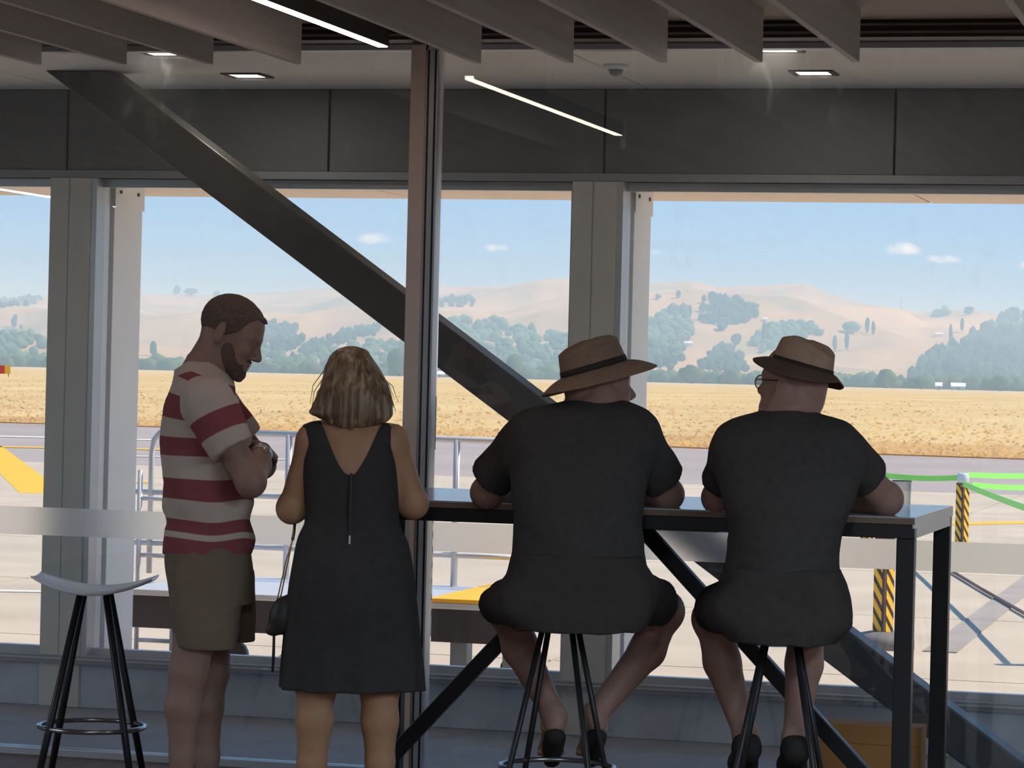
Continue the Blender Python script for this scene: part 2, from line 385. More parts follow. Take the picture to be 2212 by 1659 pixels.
marking('line_marking', (-30, 962), (92, 1066), .55, m_yell, road)
marking('line_marking', (280, 985), (700, 994), .35, m_white, road)
marking('line_marking', (285, 1041), (325, 1042), .4, m_yell, apron, ZG + .005)
marking('line_marking', (2030, 1132), (2260, 1128), .35, m_yell, apron, ZG + .005)
marking('line_marking', (-20, 1276), (100, 1278), .12, m_white, apron, ZG + .005)
marking('shadow_strip', (2030, 1408), (2260, 1228), .20, m_shadow, apron, ZG + .004)  # shadow band on the concrete, painted as a flat darker strip

# grass edge follows the taxiway
ge = [PZ(px, py, ZG) for px, py in ((-150, 909), (0, 913), (300, 921), (1000, 946), (1500, 968), (2000, 985), (2400, 999))]
m_grass = bpy.data.materials.new('dry_grass'); m_grass.use_nodes = True
def _grass():
    nt = m_grass.node_tree; N = nt.nodes; lk = nt.links.new; b = N['Principled BSDF']; b.inputs['Roughness'].default_value = .9; b.inputs['Specular IOR Level'].default_value = .1
    tc = N.new('ShaderNodeTexCoord'); mp = N.new('ShaderNodeMapping'); mp.inputs['Scale'].default_value = (.05, .012, .3); lk(tc.outputs['Object'], mp.inputs[0])
    nz = N.new('ShaderNodeTexNoise'); nz.inputs['Scale'].default_value = 2.2; nz.inputs['Detail'].default_value = 8; nz.inputs['Roughness'].default_value = .65; lk(mp.outputs[0], nz.inputs[0])
    rp = N.new('ShaderNodeValToRGB'); lk(nz.outputs[0], rp.inputs[0]); e = rp.color_ramp.elements
    e[0].position = .3; e[0].color = (*s2l((228, 188, 134)), 1); e[1].position = .72; e[1].color = (*s2l((255, 220, 160)), 1)
    q = e.new(.5); q.color = (*s2l((244, 206, 148)), 1); lk(rp.outputs[0], b.inputs['Base Color'])
    tl = N.new('ShaderNodeBsdfTranslucent'); lk(rp.outputs[0], tl.inputs[0]); mx = N.new('ShaderNodeMixShader'); mx.inputs[0].default_value = .42
    out = N['Material Output']; lk(b.outputs[0], mx.inputs[1]); lk(tl.outputs[0], mx.inputs[2]); lk(mx.outputs[0], out.inputs[0])
_grass()
vs = [(p[0], p[1], ZG + .02) for p in ge]; far = [(-700, 1300, ZG + .02), (150, 1300, ZG + .02)]
field = MB(); n = len(vs)
lefts = [(-60 - 6, 85, ZG + .02)]
field.add([(-90, 86, ZG + .02)] + vs + [(40, 52, ZG + .02), (800, 1400, ZG + .02), (-1200, 1400, ZG + .02)], [tuple(range(n + 4))])
fo = obj('field', field, m_grass, kind='structure')
# standing grass, nobody could count it
def grass_blades():
    N = 9000
    px = nrs.uniform(-60, 2280, N); t = nrs.uniform(0, 1, N) ** 2.2
    edge = np.interp(px, [-150, 0, 300, 1000, 1500, 2000, 2400], [909, 913, 921, 946, 968, 985, 999])
    hor = 783.0 + px * 0.02444
    rel0 = edge - hor
    rel = rel0 * (1 - t * .78) - nrs.uniform(0, 1.5, N)
    d = FWD[None] + ((px - CX) / F)[:, None] * CRI[None] + ((CY - (hor + rel)) / F)[:, None] * CUP[None]
    P = CAM + d * ((ZG - EYE) / d[:, 2])[:, None]
    h = nrs.uniform(.03, .12, N); w = nrs.uniform(.015, .05, N) * (1 + t * 2); an = nrs.uniform(-.5, .5, N); ln = nrs.normal(0, .12, (N, 2))
    ax = np.stack([np.cos(an), np.sin(an), np.zeros(N)], 1)
    A = P - ax * w[:, None]; B = P + ax * w[:, None]; T = P + np.stack([ln[:, 0], ln[:, 1], h], 1)
    M1 = A * .5 + T * .5; M2 = B * .5 + T * .5
    V = np.concatenate([A, B, M2 + ax * w[:, None] * .3, M1 - ax * w[:, None] * .3, T]); I = np.arange(N)
    me = bpy.data.meshes.new('grass')
    fc = [(i, i + N, i + 2 * N, i + 3 * N) for i in I] + [(i + 3 * N, i + 2 * N, i + 4 * N) for i in I]
    me.from_pydata(V.tolist(), [], fc); me.materials.append(m_grass); me.update()
    o = link('grass', me, None, 'stuff', 'tall dry yellow grass standing along the edge of the airfield'); o['category'] = 'grass'
grass_blades()

# hills
SKY = [(-200, 655), (0, 642), (100, 641), (300, 636), (430, 637), (500, 636), (620, 630), (700, 622), (760, 613), (880, 616), (945, 618), (1000, 620), (1100, 617), (1160, 605), (1235, 600), (1330, 612),
       (1390, 614), (1450, 609), (1500, 607), (1550, 620), (1650, 617), (1740, 612), (1780, 630), (1830, 645), (1880, 658), (1950, 668), (1990, 674), (2050, 669), (2110, 671), (2160, 680), (2212, 690), (2400, 700)]
R0, R1 = 1250.0, 3400.0
thp = []; elp = []
for px, py in SKY:
    d = ray(px, py); thp.append(math.atan2(d[0], d[1])); elp.append(d[2] / math.hypot(d[0], d[1]))
thp = np.array(thp); elp = np.array(elp)
def hash3(ix, iy, iz):
    h = (ix * 374761393 + iy * 668265263 + iz * 2147483647 * 3 + 1013904223).astype(np.int64) & 0x7fffffff
    h = ((h ^ (h >> 13)) * 1274126177) & 0x7fffffff
    h = (h ^ (h >> 16)) & 0xffff
    return h.astype(np.float32) / 32767.5 - 1.0
def vnoise(P):
    P = np.asarray(P, np.float64); i = np.floor(P).astype(np.int64); f = P - i; f = f * f * (3 - 2 * f); out = 0
    for dx in (0, 1):
        for dy in (0, 1):
            for dz in (0, 1):
                w = (f[:, 0] if dx else 1 - f[:, 0]) * (f[:, 1] if dy else 1 - f[:, 1]) * (f[:, 2] if dz else 1 - f[:, 2])
                out = out + w * hash3(i[:, 0] + dx, i[:, 1] + dy, i[:, 2] + dz)
    return out
def fbm(P, n=4):
    o = 0; a = 1.0; s = 1.0
    for k in range(n): o = o + a * vnoise(P * s + 17.3 * k); a *= .5; s *= 2.03
    return o
def terr(x, y):
    x = np.atleast_1d(np.asarray(x, float)); y = np.atleast_1d(np.asarray(y, float))
    r = np.hypot(x, y); th = np.arctan2(x, y)
    ridge = EYE + R1 * np.interp(th, thp, elp)
    s = np.clip((r - R0) / (R1 - R0), 0, 1)
    P = np.stack([x / 330, y / 330, 0 * x], 1)
    n1 = fbm(P, 5); gul = np.abs(fbm(np.stack([x / 190, y / 420, 0 * x + 5], 1), 4))
    h = ridge * s ** 1.05 + (n1 * 20 - gul * 22 + 6) * np.sin(np.pi * s) ** .8
    cap = (EYE + r * np.interp(th, thp, elp)) - 1.5 * (1 - s)
    h = np.minimum(h, np.where(s > 0, np.maximum(cap, 0), h))
    fall = np.clip((r - R1) / 900, 0, 1)
    return np.where(r > R1, ridge * (1 - fall), np.maximum(h, ZG - .2))
def hills():
    nth, nr = 420, 170
    th = np.linspace(math.radians(-27.5), math.radians(-2.0), nth)
    rr = np.concatenate([np.linspace(R0 - 20, R1, nr - 8), np.linspace(R1 + 40, R1 + 900, 8)])
    TH, RR = np.meshgrid(th, rr, indexing='ij'); X, Y = RR * np.sin(TH), RR * np.cos(TH)
    Z = terr(X.ravel(), Y.ravel())
    V = np.stack([X.ravel(), Y.ravel(), Z], 1)
    fc = [(i * nr + j, i * nr + j + 1, (i + 1) * nr + j + 1, (i + 1) * nr + j) for i in range(nth - 1) for j in range(nr - 1)]
    m = bpy.data.materials.new('summer_hill_grass'); m.use_nodes = True; nt = m.node_tree; N = nt.nodes; lk = nt.links.new; b = N['Principled BSDF']
    b.inputs['Roughness'].default_value = .95; b.inputs['Specular IOR Level'].default_value = .05
    tc = N.new('ShaderNodeTexCoord'); nz = N.new('ShaderNodeTexNoise'); nz.inputs['Scale'].default_value = .006; nz.inputs['Detail'].default_value = 8; nz.inputs['Roughness'].default_value = .62; lk(tc.outputs['Object'], nz.inputs[0])
    rp = N.new('ShaderNodeValToRGB'); lk(nz.outputs[0], rp.inputs[0]); e = rp.color_ramp.elements
    e[0].position = .33; e[0].color = (*s2l((142, 134, 92)), 1); e[1].position = .68; e[1].color = (*s2l((206, 172, 122)), 1); q = e.new(.47); q.color = (*s2l((182, 150, 106)), 1)
    lk(rp.outputs[0], b.inputs['Base Color'])
    link('hills', mesh('hills', V, fc, m, True), None, 'structure')
hills()

# trees on the hills
ICO = {}
def ico(n):
    if n not in ICO:
        import bmesh
        bm = bmesh.new(); bmesh.ops.create_icosphere(bm, subdivisions=n, radius=1.0)
        ICO[n] = (np.array([v.co[:] for v in bm.verts]), [tuple(v.index for v in f.verts) for f in bm.faces]); bm.free()
    return ICO[n]
def hillpt(px, py):
    d = ray(px, py); hd_ = math.hypot(d[0], d[1]); r = np.linspace(R0 - 15, R1, 400); x, y = d[0] / hd_ * r, d[1] / hd_ * r
    el = (terr(x, y) - EYE) / r; k = np.argmax(el >= d[2] / hd_)
    if el[k] < d[2] / hd_: k = len(r) - 1
    return np.array([x[k], y[k], terr(x[k], y[k])[0]]), r[k]
def crown(c, rx, rz, seed, sub=2, blobs=1, lump=.22):
    rs = np.random.RandomState(seed); V = []; Fc = []
    for b in range(blobs):
        v, f = ico(sub)
        off = rs.normal(0, .38, 3) * (b > 0); sc = 1.0 if b == 0 else rs.uniform(.5, .75)
        vv = v * (1 + lump * fbm(v * 2.3 + rs.uniform(0, 50, 3), 3))[:, None] * sc + off
        n0 = len(V); V += [(c[0] + p[0] * rx, c[1] + p[1] * rx, c[2] + p[2] * rz) for p in vv]; Fc += [tuple(i + n0 for i in q) for q in f]
    return V, Fc
m_pine = mat('conifer_foliage', (58, 78, 62), .95, .25, .2, spec=.05)
m_bush = mat('bush_foliage', (88, 116, 84), .95, .25, .15, spec=.05)
m_hedge = mat('hedgerow_foliage', (86, 100, 66), .95, .3, .2, spec=.05)
m_bark = mat('bark', (92, 76, 62), .9)
def in_poly(x, y, poly):
    c = False; j = len(poly) - 1
    for i in range(len(poly)):
        if (poly[i][1] > y) != (poly[j][1] > y) and x < (poly[j][0] - poly[i][0]) * (y - poly[i][1]) / (poly[j][1] - poly[i][1]) + poly[i][0]: c = not c
        j = i
    return c
def forest(name, label, poly, m, n, hpx, seed, slim=.42):
    rs = np.random.RandomState(seed); xs = [p[0] for p in poly]; ys_ = [p[1] for p in poly]; V = []; Fc = []; k = 0; guard = 0
    while k < n and guard < n * 20:
        guard += 1; px, py = rs.uniform(min(xs), max(xs)), rs.uniform(min(ys_), max(ys_))
        if not in_poly(px, py, poly): continue
        P, r = hillpt(px, py + hpx * .5); h = hpx * r / F * rs.uniform(.6, 1.25)
        v, f = crown((P[0], P[1], P[2] + h * .45), h * slim * rs.uniform(.8, 1.3), h * .58, seed * 1000 + k, 1, 1, .3)
        n0 = len(V); V += v; Fc += [tuple(i + n0 for i in q) for q in f]; k += 1
    o = link(name, mesh(name, V, Fc, m, True), None, 'stuff', label); o['category'] = 'trees'
forest('forest', 'dark pine plantation on the hillside beside the face of the man in the striped shirt', [(562, 700), (600, 692), (640, 708), (657, 728), (640, 745), (600, 762), (562, 752)], m_pine, 120, 17, 1)
forest('forest', 'long dark shelter belt sloping up the hill above the blonde woman', [(650, 752), (700, 724), (780, 708), (825, 702), (815, 718), (740, 736), (690, 752), (625, 782), (630, 765)], m_pine, 130, 15, 2)
forest('forest', 'pale green bush on the low slope left of the mullion', [(560, 760), (640, 775), (740, 745), (880, 735), (885, 800), (560, 792)], m_bush, 150, 20, 3, .6)
forest('forest', 'rounded green bush-covered hill right of the mullion', [(940, 702), (1000, 688), (1080, 694), (1150, 712), (1240, 735), (1240, 812), (940, 800)], m_bush, 300, 20, 4, .6)
forest('forest', 'dark pine block high on the hill above the two hats', [(1508, 688), (1515, 665), (1540, 640), (1580, 645), (1620, 660), (1640, 672), (1620, 690), (1560, 700)], m_pine, 130, 18, 5)
forest('forest', 'mixed trees on the slope just right of the second window post', [(1385, 700), (1440, 668), (1470, 660), (1500, 710), (1485, 728), (1470, 770), (1420, 780), (1385, 760)], m_bush, 120, 20, 6, .55)
forest('forest', 'clump of dark trees in the pasture left of the second hat', [(1515, 788), (1530, 760), (1556, 746), (1590, 755), (1612, 780), (1610, 796), (1560, 796)], m_pine, 60, 22, 7, .5)
forest('forest', 'large dark pine forest at the far right of the hills', [(1958, 812), (1990, 778), (2040, 752), (2080, 735), (2110, 718), (2140, 690), (2180, 676), (2230, 668), (2230, 815)], m_pine, 300, 26, 8, .4)
forest('forest', 'dark wood on the ridge at the far left', [(-30, 652), (20, 645), (80, 640), (95, 646), (60, 658), (0, 662)], m_pine, 50, 12, 9, .5)
forest('forest', 'patchy trees below the ridge right of the mullion', [(945, 650), (975, 640), (1032, 640), (1030, 655), (985, 662), (946, 662)], m_pine, 45, 12, 10, .5)
forest('forest', 'scrub below the ridge between the two hats', [(1620, 745), (1650, 705), (1700, 695), (1760, 700), (1770, 720), (1700, 735), (1650, 765)], m_bush, 90, 16, 11, .55)
forest('forest', 'pale bush low on the hill at the far left window', [(-20, 720), (60, 715), (98, 730), (98, 780), (-20, 778)], m_bush, 80, 20, 12, .55)
forest('forest', 'small dark wood right of the second window post, halfway up the hill', [(1395, 735), (1440, 740), (1475, 765), (1460, 795), (1400, 790)], m_pine, 60, 20, 14, .5)
def hedgerow():
    V = []; Fc = []; rs = np.random.RandomState(3)
    for k in range(420):
        px = -60 + 2340 * (k + rs.uniform(0, 1)) / 420; d = ray(px, 800); hd_ = math.hypot(d[0], d[1]); r = 1180 + rs.uniform(0, 60)
        P = (d[0] / hd_ * r, d[1] / hd_ * r, ZG); h = rs.uniform(3.0, 6.0)
        v, f = crown((P[0], P[1], P[2] + h * .45), h * rs.uniform(.5, .9), h * .6, 9000 + k, 1, 1, .3); n0 = len(V); V += v; Fc += [tuple(i + n0 for i in q) for q in f]
    o = link('hedgerow', mesh('hedgerow', V, Fc, m_hedge, True), None, 'stuff', 'long grey-green hedgerow at the far edge of the dry field'); o['category'] = 'hedge'
hedgerow()
# trees that stand alone
def lone(name, px, py, wpx, hpx, m, label, group=None, field_r=None, blobs=3):
    if field_r:
        d = ray(px, py); hd_ = math.hypot(d[0], d[1]); P = np.array([d[0] / hd_ * field_r, d[1] / hd_ * field_r, ZG]); r = field_r
    else: P, r = hillpt(px, py)
    t = thing(name, label, 'tree', P, 0, group)
    h, w = hpx * r / F, wpx * r / F
    v, f = crown((0, 0, h * .55), w * .46, h * .47, int(px * 7 + py), 2, blobs if name != 'poplar' else 1, .2)
    link('foliage', mesh('foliage', v, f, m, True), t)
    obj('trunk', MB().tube([(0, 0, -.5), (0, 0, h * .4)], [w * .06 + .1, w * .04 + .05], 6), m_bark, t)
for (px, py, w, h, lb) in ((1650, 738, 12, 42, 'tall dark poplar left of the second hat'), (1873, 722, 11, 34, 'slim poplar on the hill, taller of the pair right of the second hat'), (1886, 726, 9, 30, 'slim poplar on the hill, shorter of the pair right of the second hat'),
                           (1829, 757, 11, 38, 'dark poplar beside the edge of the second hat crown'), (1803, 760, 12, 34, 'pale poplar half behind the second hat'), (2053, 742, 10, 42, 'slim cypress left of the far right pine forest, the lower one'), (2078, 720, 9, 30, 'slim cypress left of the far right pine forest, the upper one'),
                           (2104, 735, 12, 26, 'short cypress at the upper edge of the far right forest'), (1490, 690, 10, 28, 'dark poplar on the slope right of the second window post')):
    lone('poplar', px, py, w, h, m_pine, lb, 'slim dark trees on the hillside')
for (px, py, w, h, m, lb) in ((383, 636, 16, 20, m_pine, 'dark tree on the ridge above the striped shirt man, the left one'), (412, 638, 34, 15, m_pine, 'low dark clump on the ridge above the striped shirt man'), (467, 648, 18, 20, m_pine, 'dark tree on the ridge touching the bearded head'),
                              (330, 770, 18, 32, m_pine, 'dark tree low on the hill beside the left window post'), (30, 712, 14, 24, m_pine, 'small dark tree on the left slope, the taller one'), (45, 714, 8, 12, m_pine, 'small dark tree on the left slope, the shorter one'),
                              (2035, 684, 48, 16, m_pine, 'long dark clump on the right ridge'), (2092, 680, 22, 18, m_pine, 'pointed dark tree on the right ridge'), (2190, 690, 30, 26, m_pine, 'big tree at the top of the far right forest'),
                              (1520, 655, 12, 18, m_pine, 'lone dark tree left of the hilltop pine block'), (1465, 645, 12, 16, m_pine, 'lone tree high on the slope right of the second window post'), (1420, 650, 12, 12, m_bush, 'small grey bush high on the slope right of the second window post'),
                              (1590, 748, 26, 26, m_pine, 'conical tree in the pasture left of the second hat'), (1560, 715, 22, 20, m_pine, 'small tree in the pasture below the hilltop pine block'), (1665, 712, 26, 16, m_pine, 'round bush in the pasture above the second hat'),
                              (1840, 722, 40, 26, m_bush, 'pale round tree right of the second hat'), (2040, 668, 14, 10, m_pine, 'tiny tree on the right skyline')):
    lone('hill_tree', px, py, w, h, m, lb)
for (px, py, w, h, lb) in ((1110, 812, 46, 52, 'yellow-green tree at the field edge, right of the diagonal brace'), (1494, 822, 52, 40, 'round green tree in the hedgerow between the two hats'), (1912, 828, 46, 40, 'round light green tree in the hedgerow right of the second hat'),
                           (862, 806, 60, 62, 'pale willow at the field edge behind the mullion'), (847, 806, 22, 16, 'small dark bush standing in the field beside the blonde hair'), (1990, 832, 40, 26, 'low dark bush in the hedgerow left of the white sheds'), (2160, 838, 60, 34, 'broad pale tree in the hedgerow at the far right')):
    lone('field_tree', px, py, w, h, m_hedge, lb, None, 1120)
# sheds, sign, mast
def shed(px, py, wpx, hpx, lb):
    d = ray(px, py); hd_ = math.hypot(d[0], d[1]); r = 1100; P = (d[0] / hd_ * r, d[1] / hd_ * r, ZG); w, h = wpx * r / F, hpx * r / F
    t = thing('shed', lb, 'building', P, -math.atan2(d[0], d[1]))
    sbox('wall', mat('shed_wall', (150, 160, 180), .7), -w / 2, w / 2, 0, 5, 0, h * .55, t)
    obj('roof', MB().add([(-w * .53, -.6, h * .5), (w * .53, -.6, h * .5), (w * .53, 2.5, h), (-w * .53, 2.5, h), (w * .53, 5.6, h * .5), (-w * .53, 5.6, h * .5)], [(0, 1, 2, 3), (3, 2, 4, 5), (0, 3, 5), (1, 4, 2), (0, 5, 4, 1)]), mat('white_roof', (240, 240, 245), .5), t)
    sbox('door', mat('shed_door', (90, 95, 105), .7), -w * .12, w * .12, -.05, 0, 0, h * .4, t)
shed(2028, 831, 15, 16, 'small white-roofed shed by the hedgerow, left of two'); shed(2070, 832, 30, 16, 'long white-roofed shed by the hedgerow, right of two'); shed(950, 806, 22, 14, 'white roof at the field edge just right of the mullion')
def field_sign():
    P = PZ(10, 812, ZG); 
    d = ray(10, 803); hd_ = math.hypot(d[0], d[1]); r = 330; k = F / r; P = (d[0] / hd_ * r, d[1] / hd_ * r, ZG)
    t = thing('taxiway_sign', 'small red and yellow taxiway sign in the dry grass at the far left', 'sign', P, -math.atan2(d[0], d[1]))
    sbox('panel', mat('sign_red', (200, 40, 30), .6), -25 / k, 0, 0, .25, .35, 1.25, t, label='red half')
    sbox('panel', mat('sign_yellow', (235, 180, 30), .6), 0, 12 / k, 0, .25, .35, 1.25, t, label='yellow half')
    for x in (-20 / k, 8 / k): sbox('leg', m_blacksteel, x - .04, x + .04, .08, .16, 0, .35, t)
field_sign()
P, r = hillpt(1946, 668)
t = thing('radio_mast', 'thin mast on the skyline at the right', 'mast', P)
obj('pole', MB().tube([(0, 0, 0), (0, 0, 24 * r / F)], .5, 6), m_frame, t); obj('crossarm', MB().bar((-1.5, 0, 20 * r / F), (1.5, 0, 20 * r / F), .3, .3), m_frame, t)
# pale farmhouses scattered on the hill
for i, (px, py, w, h, lb) in enumerate(((1653, 697, 10, 7, 'white farmhouse on the slope between the two hats'), (1487, 748, 18, 9, 'pale farmhouse low on the slope right of the first hat'), (2028, 726, 16, 8, 'white farmhouse on the bare slope at the right'), (660, 768, 14, 10, 'white house under the dark shelter belt left of the blonde hair'))):
    P, r = hillpt(px, py); t = thing('farmhouse', lb, 'house', P, .2, None); w, h = w * r / F, h * r / F
    sbox('wall', mat('farm_wall', (236, 230, 220), .7), -w / 2, w / 2, -2.5, 2.5, -1, h * .6, t)
    obj('roof', MB().add([(-w * .54, -3, h * .55), (w * .54, -3, h * .55), (w * .54, 0, h), (-w * .54, 0, h), (w * .54, 3, h * .55), (-w * .54, 3, h * .55)], [(0, 1, 2, 3), (3, 2, 4, 5), (0, 3, 5), (1, 4, 2), (0, 5, 4, 1)]), mat('white_roof', (240, 240, 245), .5), t)

# summer haze lying between the airfield and the hills
def haze():
    m = bpy.data.materials.new('haze_air'); m.use_nodes = True; N = m.node_tree.nodes; N.clear()
    o = N.new('ShaderNodeOutputMaterial'); v = N.new('ShaderNodeVolumeScatter'); v.inputs['Color'].default_value = (.52, .76, 1.0, 1); v.inputs['Density'].default_value = .00075; v.inputs['Anisotropy'].default_value = 0.0
    m.node_tree.links.new(v.outputs[0], o.inputs['Volume']); m.cycles.homogeneous_volume = True
    ob = obj('haze', MB().box(-2600, 900, 420, 3420, -2, 75), m, kind='stuff'); ob['label'] = 'thin blue summer haze in front of the hills'; ob['category'] = 'haze'
haze()

# ------------------------------------------------------------------ boarding platform outside the window
def plank_rail(mb, a, b, r=.018): mb.tube([a, b], r, 8)
m_ramp = mat('platform_dark_skirt', (46, 43, 47), .6, .12, 4)
m_rail = mat('galvanised_rail', (208, 210, 216), .4, .04, metal=.2)
def platform():
    y0, y1 = 13.75, 14.9
    a = PY(255, 1290, y0); b = PY(1130, 1300, y0); xa, xb = a[0], b[0]; zt = .37
    t = thing('boarding_platform', 'low aircraft boarding platform with pale handrails outside the window, dark skirt and yellow step', 'platform', (xa, y0, ZG))
    L = xb - xa; W = y1 - y0; z = zt - ZG
    sbox('deck', m_rail, 0, L, 0, W, z - .03, z, t, bevel=.005)
    sbox('skirt', m_ramp, 0, L, .02, .06, z - .19, z - .03, t, label='scuffed dark skirt')
    sbox('skirt', m_ramp, 0, L, W - .06, W - .02, z - .19, z - .03, t)
    xy = PY(925, 1290, y0)[0] - xa
    sbox('step_plate', mat('yellow_step', (252, 190, 30), .55, .05), xy, L, 0, W, z + .001, z + .02, t, bevel=.004, label='bright yellow step plate')
    yr = W - .05
    xs = [PY(335, 1000, y1)[0] - xa, PY(630, 1000, y1)[0] - xa, PY(992, 1000, y1)[0] - xa]
    top = .76
    for i, x in enumerate(xs):
        if i == 0:
            arc = [(x, yr, z), (x, yr, z + top - .12), (x + .012, yr, z + top - .05), (x + .045, yr, z + top - .01), (x + .10, yr, z + top)]
            obj('post', MB().tube(arc, .016, 8), m_rail, t, True)
        else: obj('post', MB().tube([(x, yr, z), (x, yr, z + top)], .018, 8), m_rail, t, True)
    obj('top_rail', MB().tube([(xs[0] + .10, yr, z + top), (L + .25, yr, z + top)], .016, 8), m_rail, t, True)
    for h in (.16, .43): obj('mid_rail', MB().tube([(xs[0] - .14, yr, z + h), (L + .1, yr, z + h)], .014, 8), m_rail, t, True)
    # folding ladder at the left end
    lad = MB().tube([(xs[0] - .03, yr - .08, 0), (xs[0] - .03, yr - .08, z + .55)], .014, 8).tube([(xs[0] + .17, yr - .08, 0), (xs[0] + .17, yr - .08, z + .55)], .014, 8)
    l = obj('ladder', lad, m_rail, t, True)
    for k in range(6): obj('rung', MB().tube([(xs[0] - .03, yr - .08, .12 + k * .15), (xs[0] + .17, yr - .08, .12 + k * .15)], .012, 6), m_rail, l, True)
    for px, w in ((978, .085), (1090, .075), (420, .08)):
        x = PY(px, 1400, y0)[0] - xa
        sbox('leg', mat('platform_leg', (120, 130, 146), .5), x - w / 2, x + w / 2, .1, .2, 0.0, z - .19, t, bevel=.004)
    x0 = PY(515, 1410, y0)[0] - xa
    obj('strut', MB().bar((x0, .15, .02), (x0 + .24, .15, .20), .05, .03), m_rail, t); obj('strut', MB().bar((x0 + .10, .18, .02), (x0 + .34, .18, .20), .05, .03), m_rail, t)
    for x in (.3, L - .25):
        w = obj('wheel', MB().lathe([(.04, -.03), (.075, -.03), (.08, -.02), (.08, .02), (.075, .03), (.04, .03)], n=18), m_blacksteel, t, True)
        w.matrix_local = Matrix.Translation((x, W - .3, .08)) @ Matrix.Rotation(math.pi / 2, 4, 'X')
platform()

# striped barrier posts with green belts
m_stripe = bpy.data.materials.new('hazard_stripes'); m_stripe.use_nodes = True
def _stripe():
    nt = m_stripe.node_tree; N = nt.nodes; lk = nt.links.new; b = N['Principled BSDF']; b.inputs['Roughness'].default_value = .5
    tc = N.new('ShaderNodeTexCoord'); sp = N.new('ShaderNodeSeparateXYZ'); lk(tc.outputs['Object'], sp.inputs[0])
    a = N.new('ShaderNodeMath'); a.operation = 'SUBTRACT'; lk(sp.outputs[0], a.inputs[0]); lk(sp.outputs[1], a.inputs[1])
    s = N.new('ShaderNodeMath'); s.operation = 'MULTIPLY_ADD'; lk(a.outputs[0], s.inputs[0]); s.inputs[1].default_value = 1.35; lk(sp.outputs[2], s.inputs[2])
    d = N.new('ShaderNodeMath'); d.operation = 'MULTIPLY'; lk(s.outputs[0], d.inputs[0]); d.inputs[1].default_value = 10.5
    f = N.new('ShaderNodeMath'); f.operation = 'FRACT'; lk(d.outputs[0], f.inputs[0])
    g = N.new('ShaderNodeMath'); g.operation = 'GREATER_THAN'; lk(f.outputs[0], g.inputs[0]); g.inputs[1].default_value = .42
    mx = N.new('ShaderNodeMix'); mx.data_type = 'RGBA'; lk(g.outputs[0], mx.inputs[0]); mx.inputs[6].default_value = (*s2l((60, 44, 34)), 1); mx.inputs[7].default_value = (*s2l((252, 196, 40)), 1); lk(mx.outputs[2], b.inputs['Base Color'])
_stripe()
m_edge = mat('post_core', (92, 70, 66), .6)
m_belt = mat('lime_belt', (150, 240, 110), .6, .05)
m_base = mat('post_base_rubber', (120, 116, 114), .7)
def barrier_post(P, h, label):
    t = thing('barrier_post', label, 'barrier', P, math.radians(45 + 12), 'striped belt barrier posts on the apron')
    w = .042
    obj('base', MB().lathe([(.19, 0), (.19, .05), (.17, .08), (.08, .10)], n=24), m_base, t, True)
    core = sbox('post', m_edge, -w, w, -w, w, .09, h, t)
    for (a, b, c, d) in ((-w - .002, -w, -w + .018, w), (-w + .018, w, -w - .002, -w)):
        sbox('striped_face', m_stripe, a, b, c, d, .10, h - .02, core)
    obj('head', MB().lathe([(.05, h), (.055, h + .01), (.055, h + .075), (.045, h + .09)], n=20), mat('barrier_head', (214, 222, 226), .4), t, True)
    return np.array(P) + np.array([0, 0, h + .045])
P1 = PZ(2076, 1203, ZG); P2 = PZ(1906, 1400, ZG)
h1 = barrier_post(P1, .68, 'striped yellow and black barrier post standing behind the right corner of the table')
h2 = barrier_post(P2, .66, 'striped yellow and black barrier post seen under the table left of its front leg')
P3 = PZ(1872, 1190, ZG)
h3 = barrier_post(P3, .68, 'striped barrier post standing behind the right shoulder of the man in the second hat')
P4 = PZ(2330, 1190, ZG); h4 = barrier_post(P4, .68, 'striped barrier post out of frame to the right, end of the green belts')
P5 = PZ(2420, 1440, ZG); h5 = barrier_post(P5, .68, 'striped barrier post out of frame, nearest on the right')
def belt(a, b, label, sag=.06, dz=0.0, hgt=.05):
    o = MB(); n = 14; vs = []; q_ = (b - a) / np.linalg.norm((b - a)[:2]) * .062; a, b = a + q_, b - q_
    for i in range(n + 1):
        s = i / n; p = a + (b - a) * s; z = -sag * 4 * s * (1 - s) + dz
        vs += [(p[0], p[1], p[2] + z - hgt / 2), (p[0], p[1], p[2] + z + hgt / 2)]
    o.add(vs, [(2 * i, 2 * i + 1, 2 * i + 3, 2 * i + 2) for i in range(n)])
    b_ = obj('barrier_belt', o, m_belt); sm = b_.modifiers.new('solid', 'SOLIDIFY'); sm.thickness = .004
    tag(b_, label, 'belt', 'lime green barrier belts')
belt(h1, h3, 'lime green belt running left from the post behind the table corner', .02)
belt(h1, h4, 'lime green belt running right from the post behind the table corner, upper one', .02, .03)
belt(h1 + np.array([.05, 0, -.06]), h4 + np.array([0, 0, -.08]), 'lime green belt running right from the post behind the table corner, lower one', .03)
belt(h1 + np.array([0, -.03, -.05]), h5, 'lime green belt slanting down towards the viewer from the post behind the table corner', .02)
cab = obj('cable', MB().tube([PZ(2040, 1224, ZG + .02), PZ(2120, 1272, ZG + .02), PZ(2260, 1352, ZG + .02)], .014, 6), m_edge); tag(cab, 'thin dark cable lying across the concrete at the right', 'cable')

